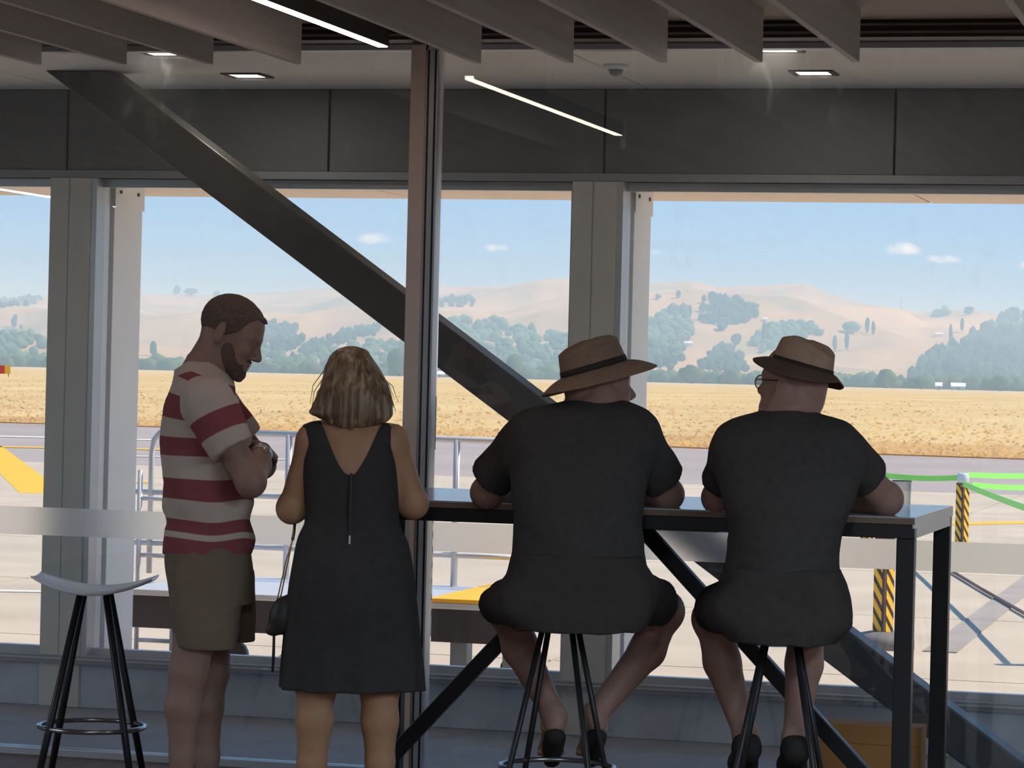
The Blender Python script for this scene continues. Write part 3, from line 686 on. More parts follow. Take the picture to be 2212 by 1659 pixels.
# ------------------------------------------------------------------ bar table, stools, box, glass
TZ, TX0, TX1, TY0, TY1 = 1.065, -3.115, -1.150, 9.12, 10.12
m_top = mat('grey_laminate', (176, 178, 182), .16, .03, 2.0, spec=.6)
m_tend = mat('white_laminate_edge', (232, 228, 226), .35, .03, 2.0)
m_tedge = mat('oak_edge', (128, 104, 86), .5, .08, 6)
def table():
    t = thing('bar_table', 'long high bar table with a pale top and dark steel frame against the glass', 'table', ((TX0 + TX1) / 2, TY0, 0))
    hx = (TX1 - TX0) / 2; W = TY1 - TY0
    tp = sbox('tabletop', m_top, -hx, hx, 0, W, TZ - .004, TZ, t)
    sbox('edge_band', m_tedge, -hx, hx, -.001, .02, TZ - .022, TZ - .004, tp); sbox('edge_band', m_tedge, -hx, hx, W - .02, W, TZ - .022, TZ - .004, tp)
    sbox('end_band', m_tend, hx - .006, hx + .002, 0, W, TZ - .034, TZ - .003, tp); sbox('end_band', m_tend, -hx - .002, -hx + .006, 0, W, TZ - .034, TZ - .003, tp)
    for y in (.005, W - .055): sbox('apron_rail', m_blacksteel, -hx, hx, y, y + .05, TZ - .066, TZ - .022, t, bevel=.002)
    for x in (-hx, hx - .04): sbox('end_rail', m_tend, x, x + .04, .055, W - .055, TZ - .066, TZ - .022, t, bevel=.002)
    for x in (-hx, hx - .055):
        for y in (.005, W - .06):
            l = sbox('leg', m_blacksteel, x, x + .055, y, y + .055, .01, TZ - .066, t, bevel=.003)
            sbox('foot', m_blacksteel, x + .01, x + .045, y + .01, y + .045, 0, .01, l)
    ym = W * .5
    for s in (-1, 1):
        obj('brace', MB().bar((s * .02 - .034, ym, TZ - .05), (s * (hx - .03), ym, .03), .05, .042, (0, 1, 0)), m_blacksteel, t, bevel=.003)
        sbox('foot_plate', m_alu, s * (hx - .03) - .10, s * (hx - .03) + .10, ym - .06, ym + .06, 0, .012, t, label='small pale foot plate')
    sbox('cross_rail', m_blacksteel, -.03, .03, .05, W - .05, TZ - .066, TZ - .03, t)
table()

m_seat = mat('grey_plastic_seat', (226, 228, 236), .22, .03, 4)
def stool(px, Zd, rz, rleg, label):
    d = ray(px, 1300); P = CAM + d * Zd; P[2] = 0
    t = thing('bar_stool', label, 'stool', P, rz, 'saddle seat bar stools')
    # saddle seat: curved up at both ends
    n, m = 28, 9; V = []; th = .014
    for side in (0, 1):
        for i in range(n + 1):
            u = -1 + 2 * i / n
            for j in range(m + 1):
                v = -1 + 2 * j / m
                wid = .165 * (1 - .30 * abs(u) ** 2.6) * math.sqrt(max(0, 1 - .12 * u * u))
                x = .200 * u; y = wid * v; z = .702 + .052 * abs(u) ** 1.9 + .006 * v * v
                V.append((x, y, z + (0 if side == 0 else th * (1 - .55 * abs(u) ** 2))))
    Fc = []; S = (n + 1) * (m + 1); ix = lambda i, j: i * (m + 1) + j
    for i in range(n):
        for j in range(m):
            q = (ix(i, j), ix(i + 1, j), ix(i + 1, j + 1), ix(i, j + 1)); Fc.append(q[::-1]); Fc.append(tuple(k + S for k in q))
    for i in range(n):
        Fc.append((ix(i, 0), ix(i + 1, 0), ix(i + 1, 0) + S, ix(i, 0) + S)); Fc.append((ix(i + 1, m), ix(i, m), ix(i, m) + S, ix(i + 1, m) + S))
    for j in range(m):
        Fc.append((ix(0, j + 1), ix(0, j), ix(0, j) + S, ix(0, j + 1) + S)); Fc.append((ix(n, j), ix(n, j + 1), ix(n, j + 1) + S, ix(n, j) + S))
    link('seat', mesh('seat', V, Fc, m_seat, True), t)
    for k in range(4):
        a = math.pi / 4 + k * math.pi / 2; c, s = math.cos(a), math.sin(a)
        l = obj('leg', MB().tube([(.062 * c, .062 * s, .702), (.176 * c, .176 * s, .26), (.240 * c, .240 * s, .008)], [rleg, rleg, rleg * .9], 12), m_blacksteel, t, True)
        obj('foot_cap', MB().lathe([(.012, 0), (.013, .012)], (.240 * c, .240 * s, 0), 12), m_blacksteel, l, True)
    obj('foot_ring', MB().tube([(.176 * math.cos(2 * math.pi * k / 40), .176 * math.sin(2 * math.pi * k / 40), .26) for k in range(40)], .0085, 8, True), mat('chrome_ring', (170, 172, 176), .2, .02, metal=.9), t, True, label='round polished footrest ring')
    return t
stool(205, 10.0, math.radians(15), .0125, 'empty bar stool with a curved pale grey saddle seat at the left of the picture')
stool(1212, 9.25, math.radians(15 - 13), .0095, 'bar stool under the man in the broad-brimmed hat')
stool(1690, 9.06, math.radians(15 - 10), .0095, 'bar stool under the man in the narrow-brimmed hat')

m_card = mat('brown_cardboard', (176, 124, 72), .8, .08, 5)
def carton():
    a, b = PZ(1752, 1660, 0.0), PY(1948, 1600, 10.27)
    x0 = PY(1752, 1600, 10.2)[0]; x1 = PY(1990, 1600, 10.2)[0]
    t = thing('cardboard_box', 'brown cardboard box on the floor under the right end of the bar table', 'box', ((x0 + x1) / 2, 10.17, 0)); h = (x1 - x0) / 2
    sbox('carton', m_card, -h, h, 0, .17, 0, .30, t, bevel=.003); sbox('flap', m_card, -h, h, -.004, 0, .24, .302, t); sbox('flap', m_card, -h, h, .0, .085, .300, .304, t)
carton()
def tumbler():
    P = PZ(1947, 1094, TZ + .0005)
    t = thing('drinking_glass', 'clear tumbler on the table behind the elbow of the man in the narrow-brimmed hat', 'glass', P)
    g = MB().lathe([(.026, 0), (.030, .004), (.033, .085), (.0315, .085), (.0285, .008), (.001, .008)], n=28)
    m = glass_mat('tumbler_thin_glass', .5, (.90, .92, .92), 0, True)
    obj('glass_wall', g, m, t, True); obj('rim', MB().tube([(.0325 * math.cos(k * math.pi / 14), .0325 * math.sin(k * math.pi / 14), .085) for k in range(28)], .0012, 6, True), m_frame, t, True)
tumbler()

# ------------------------------------------------------------------ people: signed distance bodies turned into one continuous surface
def smin(a, b, k):
    if k <= 0: return np.minimum(a, b)
    h = np.maximum(k - np.abs(a - b), 0) / k
    return np.minimum(a, b) - h * h * k * .25
class Body:
    def __init__(s): s.ops = []
    def add(s, fn, k=.02): s.ops.append(('a', fn, k)); return s
    def sub(s, fn, k=.01): s.ops.append(('s', fn, k)); return s
    def cut(s, fn): s.ops.append(('i', fn, 0)); return s        # keep only where fn < 0
    def dist(s, p):
        D = np.full(len(p), 9.0)
        for t, fn, k in s.ops:
            if t == 'a': D = smin(D, fn(p), k)
            elif t == 's': D = -smin(-D, fn(p), k)
            else: D = np.maximum(D, fn(p))
        return D
def rc(a, b, r1, r2=None):
    a, b = np.array(a, float), np.array(b, float); r2 = r1 if r2 is None else r2; ab = b - a; L = max(ab @ ab, 1e-9)
    def fn(p):
        t = np.clip(((p - a) @ ab) / L, 0, 1); return np.linalg.norm(p - a - t[:, None] * ab, axis=1) - (r1 + (r2 - r1) * t)
    return fn
def ell(c, r, R=None):
    c, r = np.array(c, float), np.array(r, float)
    def fn(p):
        q = p - c
        if R is not None: q = q @ R.T
        k0 = np.linalg.norm(q / r, axis=1); k1 = np.linalg.norm(q / r ** 2, axis=1) + 1e-9
        return np.where(k0 < 1e-6, -r.min(), k0 * (k0 - 1) / k1)
    return fn
def smoothrows(rows, n=6):
    rows = np.array(sorted(rows), float); z = rows[:, 0]; zz = np.linspace(z[0], z[-1], (len(z) - 1) * n + 1); out = [zz]
    for c in range(1, rows.shape[1]):
        y = rows[:, c]; m = np.gradient(y, z); i = np.clip(np.searchsorted(z, zz, side='right') - 1, 0, len(z) - 2); h = z[i + 1] - z[i]; t = (zz - z[i]) / h
        out.append((2 * t**3 - 3 * t**2 + 1) * y[i] + (t**3 - 2 * t**2 + t) * h * m[i] + (-2 * t**3 + 3 * t**2) * y[i + 1] + (t**3 - t**2) * h * m[i + 1])
    return np.array(out)
def loft(rows, fold=None, power=2.0, inset=0.0, cap=.0):
    """rows: (w, cu, ru, cd, rd) sections stacked along the height"""
    T = smoothrows(rows)
    def fn(p):
        w = p[:, 2]; wc = np.clip(w, T[0, 0], T[0, -1]); cu, ru, c2, rd = [np.interp(wc, T[0], T[k]) for k in (1, 2, 3, 4)]
        x, y = p[:, 0] - cu, p[:, 1] - c2; ru = np.maximum(ru - inset, .004); rd = np.maximum(rd - inset, .004)
        if fold is not None:
            s = 1 + fold(np.arctan2(y / rd, x / ru), w); ru, rd = ru * s, rd * s
        if power == 2.0:
            k0 = np.hypot(x / ru, y / rd); k1 = np.hypot(x / ru**2, y / rd**2) + 1e-9; d = k0 * (k0 - 1) / k1
            d = np.where(k0 < .05, -np.minimum(ru, rd), d)
        else:
            k0 = (np.abs(x / ru) ** power + np.abs(y / rd) ** power) ** (1 / power); d = (k0 - 1) * np.minimum(ru, rd)
        return np.maximum(d, np.maximum(w - T[0, -1], T[0, 0] - w) + cap)
    return fn
def surface(body, lo, hi, h, disp=None):
    """naive surface nets over a block-sparse grid"""
    lo, hi = np.array(lo, float), np.array(hi, float); B = 8
    nb = np.ceil((hi - lo) / (h * B)).astype(int); n = nb * B
    bi = np.stack(np.meshgrid(*[np.arange(k) for k in nb], indexing='ij'), -1).reshape(-1, 3)
    cen = lo + (bi + .5) * B * h; R = B * h * .87
    pd = []; D = np.full(len(cen), 9.0)
    for t, fn, k in body.ops:
        v = fn(cen); pd.append(v)
        D = smin(D, v, k) if t == 'a' else (-smin(-D, v, k) if t == 's' else np.maximum(D, v))
    act = np.abs(D) < R * 1.9 + .03
    V = np.where(D < 0, -1.0, 1.0)
    G3 = np.repeat(np.repeat(np.repeat(V.reshape(nb), B, 0), B, 1), B, 2).astype(np.float32)
    ab = bi[act]; off = np.stack(np.meshgrid(np.arange(B), np.arange(B), np.arange(B), indexing='ij'), -1).reshape(-1, 3)
    nblk = len(ab); Dm = np.full((nblk, B**3), 9.0)
    P = lo + (ab[:, None, :] * B + off[None]) * h
    for (t, fn, k), v in zip(body.ops, pd):
        va = v[act]
        if t == 'i': sel = np.arange(nblk)
        else: sel = np.nonzero(va < R * 2.2 + .03 + k)[0]
        if len(sel) == 0: continue
        e = fn(P[sel].reshape(-1, 3)).reshape(len(sel), -1)
        Dm[sel] = smin(Dm[sel], e, k) if t == 'a' else (-smin(-Dm[sel], e, k) if t == 's' else np.maximum(Dm[sel], e))
    if disp is not None: Dm = Dm + disp(P.reshape(-1, 3)).reshape(nblk, -1)
    idx = ab[:, None, :] * B + off[None]
    G3[idx[..., 0], idx[..., 1], idx[..., 2]] = Dm
    G3[0] = G3[-1] = 1; G3[:, 0] = G3[:, -1] = 1; G3[:, :, 0] = G3[:, :, -1] = 1
    S = G3 < 0
    c = [S[i:n[0] - 1 + i, j:n[1] - 1 + j, k:n[2] - 1 + k] for i in (0, 1) for j in (0, 1) for k in (0, 1)]
    al = np.logical_and.reduce(c); an = np.logical_or.reduce(c); cell = np.argwhere(an & ~al)
    vid = -np.ones(n - 1, np.int32); vid[cell[:, 0], cell[:, 1], cell[:, 2]] = np.arange(len(cell))
    acc = np.zeros((len(cell), 3)); cnt = np.zeros(len(cell))
    cor = [(i, j, k) for i in (0, 1) for j in (0, 1) for k in (0, 1)]
    val = {q: G3[cell[:, 0] + q[0], cell[:, 1] + q[1], cell[:, 2] + q[2]] for q in cor}
    for q in cor:
        for ax in range(3):
            if q[ax] == 0:
                r = list(q); r[ax] = 1; r = tuple(r); a, b = val[q], val[r]; m = (a < 0) != (b < 0)
                t = np.where(m, a / np.where(a == b, 1, a - b), 0); pt = np.array(q, float)[None] + 0 * acc; pt[:, ax] = t
                acc[m] += pt[m]; cnt[m] += 1
    VV = lo + (cell + acc / np.maximum(cnt, 1)[:, None]) * h
    Q = []
    for ax in range(3):
        sl0 = [slice(1, n[k] - 1) for k in range(3)]; sl1 = list(sl0); sl0[ax] = slice(0, n[ax] - 1); sl1[ax] = slice(1, n[ax])
        a, b = S[tuple(sl0)], S[tuple(sl1)]; e = np.argwhere(a != b)
        if not len(e): continue
        fl = a[tuple(e.T)]; e = e + np.array([0 if k == ax else 1 for k in range(3)]); u, v = [(1, 2), (2, 0), (0, 1)][ax]
        def cv(du, dv):
            q = e.copy(); q[:, u] -= du; q[:, v] -= dv; return vid[q[:, 0], q[:, 1], q[:, 2]]
        q = np.stack([cv(1, 1), cv(0, 1), cv(0, 0), cv(1, 0)], 1); q[~fl] = q[~fl][:, ::-1]; Q.append(q)
    Q = np.concatenate(Q); Q = Q[(Q >= 0).all(1)]
    return VV, Q
def sdf_obj(name, body, lo, hi, h, m, parent, disp=None, attr=None, label=None):
    V, Q = surface(body, lo, hi, h, disp)
    me = bpy.data.meshes.new(name); me.vertices.add(len(V)); me.vertices.foreach_set('co', V.astype(np.float32).ravel())
    me.loops.add(Q.size); me.loops.foreach_set('vertex_index', Q.astype(np.int32).ravel())
    me.polygons.add(len(Q)); me.polygons.foreach_set('loop_start', (np.arange(len(Q)) * 4).astype(np.int32)); me.polygons.foreach_set('use_smooth', np.ones(len(Q), bool))
    me.update(calc_edges=True); me.validate()
    if attr is not None:
        a = me.attributes.new('stripe', 'FLOAT', 'POINT'); a.data.foreach_set('value', attr(V).astype(np.float32))
    me.materials.append(m)
    return link(name, me, parent, None, label)

class Frame:
    """local frame of one person: u to the right of the picture, d away from the viewer, w up"""
    def __init__(s, px, Z):
        d = ray(px, 810); O = d * Z; s.O = np.array([O[0], O[1], 0.0]); h = np.hypot(O[0], O[1])
        s.ed = np.array([O[0] / h, O[1] / h, 0]); s.eu = np.array([s.ed[1], -s.ed[0], 0]); s.h = h; s.rz = math.atan2(s.eu[1], s.eu[0]); s.k = F / Z
    def L(s, px, py, d=0.0):
        r = ray(px, py); t = (s.h + d) / (r @ s.ed); P = CAM + r * t; return np.array([(P - s.O) @ s.eu, d, P[2]])
    def row(s, py, l, r, cd, rd):
        a, b = s.L(l, py, cd), s.L(r, py, cd); return ((a[2] + b[2]) / 2, (a[0] + b[0]) / 2, (b[0] - a[0]) / 2, cd, rd)

def nrm(v): v = np.array(v, float); return v / np.linalg.norm(v)
def head(B, c, f, up, sc=1.0, female=False, ears=True, neckto=None, neckr=.06, jowl=0.0):
    """adds a head to the body: c between the ear canals, f the way the face points"""
    f = nrm(f); up = np.array(up, float); up = nrm(up - f * (f @ up)); sd = np.cross(up, f)
    R = np.stack([f, sd, up]); c = np.array(c, float)
    W = lambda a, b_, z: c + sc * (f * a + sd * b_ + up * z)
    E = lambda p, r: ell(W(*p), np.array(r) * sc, R)
    B.add(E((-.014, 0, .045), (.097, .076, .086)), .0)
    B.add(E((.042, 0, .038), (.050, .060, .062)), .03); B.add(E((.040, 0, -.020), (.050, .058, .074)), .03)
    B.add(E((.036, 0, -.072), (.050, .053 + jowl, .036)), .03); B.add(rc(W(.074, -.008, -.096), W(.074, .008, -.096), .017 * sc), .025)
    for s_ in (-1, 1):
        B.add(rc(W(.086, s_ * .012, .026), W(.074, s_ * .044, .024), .011 * sc, .009 * sc), .016)
        B.add(E((.066, s_ * .038, -.022), (.020, .020, .018)), .02)
    for s_ in (-1, 1):
        B.sub(E((.098, s_ * .031, .004), (.016, .017, .012)), .014); B.add(E((.0775, s_ * .031, .003), (.0125, .0125, .0125)), .003)
        B.add(rc(W(.086, s_ * .020, .0105), W(.082, s_ * .044, .008), .004 * sc), .004)
    B.add(rc(W(.088, 0, .016), W(.112, 0, -.026), .009 * sc, .0125 * sc), .012)
    for s_ in (-1, 1): B.add(E((.099, s_ * .013, -.033), (.012, .008, .008)), .006)
    B.add(rc(W(.090, -.018, -.056), W(.090, .018, -.056), .0075 * sc), .008); B.add(rc(W(.087, -.015, -.071), W(.087, .015, -.071), .008 * sc), .008)
    B.sub(rc(W(.1005, -.02, -.0635), W(.1005, .02, -.0635), .0026 * sc), .003)
    if ears:
        for s_ in (-1, 1):
            Re = np.stack([nrm(f * .95 + sd * s_ * .3), nrm(sd * .95 - f * s_ * .3), up])
            B.add(ell(W(-.020, s_ * .081, .004), np.array((.018, .0075, .031)) * sc, Re), .006); B.sub(ell(W(-.014, s_ * .090, .006), np.array((.010, .006, .019)) * sc, Re), .004)
            B.add(ell(W(-.014, s_ * .079, -.024), np.array((.008, .006, .009)) * sc, Re), .005)
    if neckto is not None: B.add(rc(W(-.028, 0, -.030), neckto, neckr * .95, neckr), .035)
    return W, R
def hand(B, wr, fd, pn, ts, curl=.35, sc=1.0):
    """palm, four fingers of their own lengths and a thumb from the side of the palm; pn points out of the palm, ts towards the thumb"""
    fd, pn = nrm(fd), np.array(pn, float); pn = nrm(pn - fd * (fd @ pn)); ts = np.array(ts, float); t2 = np.cross(fd, pn); ts = t2 if t2 @ ts > 0 else -t2
    wr = np.array(wr, float); R = np.stack([fd, ts, pn])
    B.add(ell(wr + fd * .048 * sc, np.array((.055, .041, .017)) * sc, R), .02)
    for off, L_, sp in ((.029, .072, .10), (.010, .081, .03), (-.010, .075, -.03), (-.028, .058, -.12)):
        a = wr + sc * (fd * .086 + ts * off); B.add(rc(wr + sc * (fd * .05 + ts * off * .9), a, .0105 * sc, .0095 * sc), .008); an = curl
        for i, fr in enumerate((.44, .31, .25)):
            dr = nrm(fd * math.cos(an) + pn * math.sin(an) + ts * sp); b = a + dr * L_ * fr * sc; B.add(rc(a, b, (.0092 - .0008 * i) * sc, (.0086 - .0008 * i) * sc), .003); a = b; an += curl * 1.1
    a = wr + sc * (fd * .022 + ts * .030); b = a + nrm(fd * .62 + ts * .70 + pn * .30) * .045 * sc; c_ = b + nrm(fd * .90 + ts * .25 + pn * .45) * .034 * sc
    B.add(rc(wr + sc * (fd * .015 + ts * .015), a, .015 * sc, .014 * sc), .012); B.add(rc(a, b, .0130 * sc, .0105 * sc), .008); B.add(rc(b, c_, .0105 * sc, .0085 * sc), .004)
def foot(B, an, toe, r=.034, sc=1.0):
    """bare foot from the ankle joint towards the toes"""
    an, toe = np.array(an, float), np.array(toe, float); f = nrm(toe - an)
    heel = an + np.array([0, 0, -.055]) * sc - f * .035 * sc; ball = an + (toe - an) * .72 + np.array([0, 0, -.012])
    B.add(rc(an, heel, r, .031 * sc), .02); B.add(rc(an, ball, r, .030 * sc), .025); B.add(rc(heel, ball, .030 * sc, .028 * sc), .02); B.add(rc(ball, toe, .030 * sc, .017 * sc), .02)
    sd = nrm(np.cross(f, [0, 0, 1.0]))
    for k, o_ in enumerate((-.030, -.015, 0, .013, .025)): B.add(rc(ball + sd * o_, toe + sd * o_ * 1.05 - f * abs(k - 1) * .006, .011 * sc, .009 * sc), .004)
def wrinkle(amp, sx, sy, sz, seed=0.0):
    return lambda p: amp * (vnoise(p * np.array([sx, sy, sz]) + seed) + .5 * vnoise(p * np.array([sx, sy, sz]) * 2.1 + seed + 9))

m_skin1 = mat('skin_fair', (160, 126, 112), .5, .06, 30, .05, spec=.3)
m_skin2 = mat('skin_tanned', (190, 144, 112), .5, .06, 30, .05, spec=.3)
m_skin3 = mat('skin_ruddy', (168, 130, 116), .5, .07, 30, .05, spec=.3)
m_black = mat('black_cotton', (74, 70, 68), .9, .10, 40, .15, spec=.15, bscale=300)
m_blackd = mat('black_dress_fabric', (66, 63, 62), .8, .10, 30, .10, spec=.2, bscale=200)
m_short_b = mat('dark_shorts', (70, 65, 62), .9, .10, 30, .12, spec=.15)
m_short_k = mat('khaki_shorts', (128, 112, 94), .9, .06, 20, .12, spec=.15, bscale=200)
m_straw = mat('brown_straw', (150, 122, 100), .8, .15, 60, .25, stretch=(1, 1, 3))
m_straw2 = mat('tan_felt', (182, 150, 124), .85, .10, 30, .15)
m_hatband = mat('dark_hat_band', (58, 48, 44), .8, .1, 30)
m_buzz = mat('short_brown_hair', (112, 94, 86), .9, .25, 120, .5)
m_beard = mat('brown_beard', (116, 94, 84), .9, .3, 150, .6)
m_greyhair = mat('grey_hair', (130, 122, 116), .9, .25, 120, .5)
m_sole = mat('dark_rubber_sole', (46, 42, 40), .8)
m_strap = mat('tan_leather_strap', (206, 158, 108), .7, .08)
def hair_mat():
    m = bpy.data.materials.new('blonde_hair'); m.use_nodes = True; nt = m.node_tree; N = nt.nodes; lk = nt.links.new; b = N['Principled BSDF']; b.inputs['Roughness'].default_value = .45; b.inputs['Specular IOR Level'].default_value = .4
    tc = N.new('ShaderNodeTexCoord'); mp = N.new('ShaderNodeMapping'); mp.inputs['Scale'].default_value = (70, 45, 2.5); lk(tc.outputs['Object'], mp.inputs[0])
    nz = N.new('ShaderNodeTexNoise'); nz.inputs['Scale'].default_value = 1.0; nz.inputs['Detail'].default_value = 4; nz.inputs['Distortion'].default_value = .6; lk(mp.outputs[0], nz.inputs[0])
    rp = N.new('ShaderNodeValToRGB'); lk(nz.outputs[0], rp.inputs[0]); e = rp.color_ramp.elements
    e[0].position = .30; e[0].color = (*s2l((90, 72, 58)), 1); e[1].position = .74; e[1].color = (*s2l((196, 172, 138)), 1); q = e.new(.5); q.color = (*s2l((132, 108, 84)), 1); lk(rp.outputs[0], b.inputs['Base Color'])
    bp = N.new('ShaderNodeBump'); bp.inputs['Strength'].default_value = .35; bp.inputs['Distance'].default_value = .003; lk(nz.outputs[0], bp.inputs['Height']); lk(bp.outputs[0], b.inputs['Normal'])
    return m
m_hair = hair_mat()
def stripe_mat():
    m = bpy.data.materials.new('striped_polo'); m.use_nodes = True; nt = m.node_tree; N = nt.nodes; lk = nt.links.new; b = N['Principled BSDF']; b.inputs['Roughness'].default_value = .9; b.inputs['Specular IOR Level'].default_value = .15
    a = N.new('ShaderNodeAttribute'); a.attribute_name = 'stripe'; g = N.new('ShaderNodeMapRange'); lk(a.outputs['Fac'], g.inputs[0]); g.inputs[1].default_value = -.0012; g.inputs[2].default_value = .0012
    mx = N.new('ShaderNodeMix'); mx.data_type = 'RGBA'; lk(g.outputs[0], mx.inputs[0]); mx.inputs[6].default_value = (*s2l((206, 188, 176)), 1); mx.inputs[7].default_value = (*s2l((150, 82, 86)), 1); lk(mx.outputs[2], b.inputs['Base Color'])
    tc = N.new('ShaderNodeTexCoord'); nz = N.new('ShaderNodeTexNoise'); nz.inputs['Scale'].default_value = 220; lk(tc.outputs['Object'], nz.inputs[0]); bp = N.new('ShaderNodeBump'); bp.inputs['Strength'].default_value = .15; lk(nz.outputs[0], bp.inputs['Height']); lk(bp.outputs[0], b.inputs['Normal'])
    return m
m_polo = stripe_mat()

def shoe_ops(B, an, toe, sole_z=None, w=.040, h=.05):
    an, toe = np.array(an, float), np.array(toe, float); f = nrm(toe - an); heel = an - f * .035 + np.array([0, 0, -.055]); ball = an + (toe - an) * .7 + np.array([0, 0, -.02])
    B.add(rc(heel + np.array([0, 0, .015]), ball, w, w * .95), .0); B.add(rc(ball, toe, w * .95, w * .62), .02); B.add(rc(heel, an + np.array([0, 0, -.02]), w, w * .85), .02)

# ---------------- man standing at the left in a striped polo shirt, arms folded
def striped_man():
    f = Frame(452, 9.50); L = f.L; row = f.row
    t = thing('person', 'bearded man standing with folded arms in a striped polo shirt and khaki shorts', 'person', f.O, f.rz)
    hc = L(497, 728); fd = (.98 * math.cos(math.radians(23)), -.20, -math.sin(math.radians(23))); upv = (math.sin(math.radians(23)), 0, math.cos(math.radians(23)))
    B = Body(); W, R = head(B, hc, fd, upv, 1.0, neckto=L(428, 815), neckr=.062)
    T = [row(775, 402, 440, 0, .04), row(800, 388, 474, 0, .12), row(830, 371, 494, 0, .19), row(880, 352, 515, 0, .205), row(920, 347, 528, 0, .20), row(1000, 349, 540, 0, .185), row(1060, 351, 547, 0, .18),
         row(1100, 352, 548, 0, .175), row(1130, 362, 543, 0, .17), row(1160, 355, 549, 0, .175), row(1196, 352, 542, 0, .17)]
    B.add(loft(T, inset=.014), .03)
    sr, sl = L(455, 885, -.19), L(462, 880, .19)
    er, wr = L(541, 1040, -.235), L(567, 974, .02)
    B.add(rc(sr, er, .054, .043), .03); B.add(ell(L(543, 1042, -.235), (.040, .042, .044)), .02); B.add(rc(er, L(556, 1005, -.10), .046, .042), .02); B.add(rc(L(556, 1005, -.10), wr, .042, .028), .02)
    hand(B, wr, (.25, .95, -.05), (-.6, .1, -.75), (.2, 0, 1), .5, 1.0)
    el, wl = L(566, 1005, .20), L(520, 1008, .02)
    B.add(rc(sl, el, .052, .042), .03); B.add(rc(el, L(545, 1012, .08), .043, .040), .02); B.add(rc(L(545, 1012, .08), wl, .040, .028), .02)
    hand(B, wl, (-.15, -.98, .02), (-.9, .1, .0), (0, 0, 1), .15)
    hipn, hipf = L(445, 1240, -.095), L(455, 1240, .095)
    kn, an = L(407, 1450, -.10), L(391, 1664, -.10); kf, af = L(455, 1450, .10), L(446, 1664, .10)
    for hp, k_, a_, dx in ((hipn, kn, an, 0), (hipf, kf, af, 1)):
        km = k_ + (hp - k_) * .42; B.add(rc(hp, km, .074, .068), .02); B.add(rc(km, k_, .067, .060), .02)
        B.add(rc(k_, k_ + (a_ - k_) * .36 + np.array([-.010, 0, 0]), .056, .0545), .02); B.add(rc(k_ + (a_ - k_) * .36 + np.array([-.010, 0, 0]), a_ * .85 + k_ * .15, .054, .038), .02); B.add(rc(a_ * .85 + k_ * .15, a_ + np.array([0, 0, -.09]), .038, .034), .02)
        an_ = np.array([a_[0], a_[1], .10]); foot(B, an_, (an_[0] + .165, an_[1] + .02 * (-1 if not dx else 1), .022))
    B.add(ell(L(448, 1225), (.115, .145, .10)), .03)
    sdf_obj('body', B, (-.35, -.38, -.01), (.42, .42, 1.78), .0052, m_skin1, t)
    # short hair and beard lie on the head
    H = Body(); Rm = np.stack([R[0], R[1], R[2]]); H.add(ell(W(-.014, 0, .045), np.array((.1015, .080, .0905)), R)); H.add(ell(W(.036, 0, .042), np.array((.054, .064, .062)), R), .03)
    c0 = W(0, 0, 0)
    H.cut(lambda p: -(((p - c0) @ R[2]) - np.interp((p - c0) @ R[0], [-.12, -.06, -.03, .0, .03, .05, .07, .12], [-.070, -.062, -.02, .0, .022, .066, .088, .094])))
    H.add(rc(W(.080, -.01, .090), W(.094, -.01, .086), .010, .003), .01)
    sdf_obj('hair', H, tuple(c0 - .2), tuple(c0 + .2), .004, m_buzz, t, wrinkle(.0012, 160, 160, 160), label='closely cropped brown hair')
    Bd = Body(); Bd.add(ell(W(.036, 0, -.070), np.array((.0555, .0585, .044)), R)); Bd.add(ell(W(.024, 0, -.045), np.array((.048, .0655, .050)), R), .015); Bd.add(rc(W(.076, -.008, -.100), W(.076, .008, -.100), .021), .02); Bd.add(rc(W(.02, -.055, -.03), W(.03, -.05, -.06), .012), .015); Bd.add(rc(W(.02, .055, -.03), W(.03, .05, -.06), .012), .015); Bd.add(rc(W(.091, -.022, -.0475), W(.091, .022, -.0475), .0055), .01)
    Bd.sub(ell(W(.098, 0, -.0635), np.array((.012, .019, .0105)), R), .003)
    Bd.cut(lambda p: ((p - c0) @ R[2]) - np.interp((p - c0) @ R[0], [0, .04, .07, .12], [.012, -.022, -.040, -.043]))
    sdf_obj('beard', Bd, tuple(c0 - .2), tuple(c0 + .2), .004, m_beard, t, wrinkle(.0018, 130, 130, 130), label='full brown beard')
    # polo shirt
    S = Body(); fold = lambda a, w: .018 * np.sin(3 * a + 30 * w) * np.clip((1.35 - w) / .3, 0, 1)
    tor = loft(T, fold); S.add(tor, 0)
    S.add(ell(L(452, 868, -.165), (.075, .065, .075)), .05); S.add(ell(L(458, 866, .165), (.075, .065, .075)), .05)
    cr, cl = L(505, 972, -.225), L(528, 955, .20)
    slr = rc(sr + np.array([-.005, 0, .02]), cr, .083, .073); sll = rc(sl + np.array([0, 0, .015]), cl, .078, .070)
    dr = nrm(cr - sr); dl = nrm(cl - sl)
    slr_c = lambda p: np.maximum(slr(p), (p - cr) @ dr); sll_c = lambda p: np.maximum(sll(p), (p - cl) @ dl)
    S.add(slr_c, .012); S.add(sll_c, .02)
    nk = L(430, 806); S.add(lambda p: np.maximum(rc(L(446, 838), L(420, 778), .088, .068)(p), ((p - L(434, 800)) @ nrm([-.30, 0, .95])) - .022), .03)
    S.sub(rc(L(452, 760), L(436, 800), .058, .058), .006)
    bands = [(850, 903), (943, 983), (1032, 1077), (1120, 1147), (1160, 1240), (782, 808)]
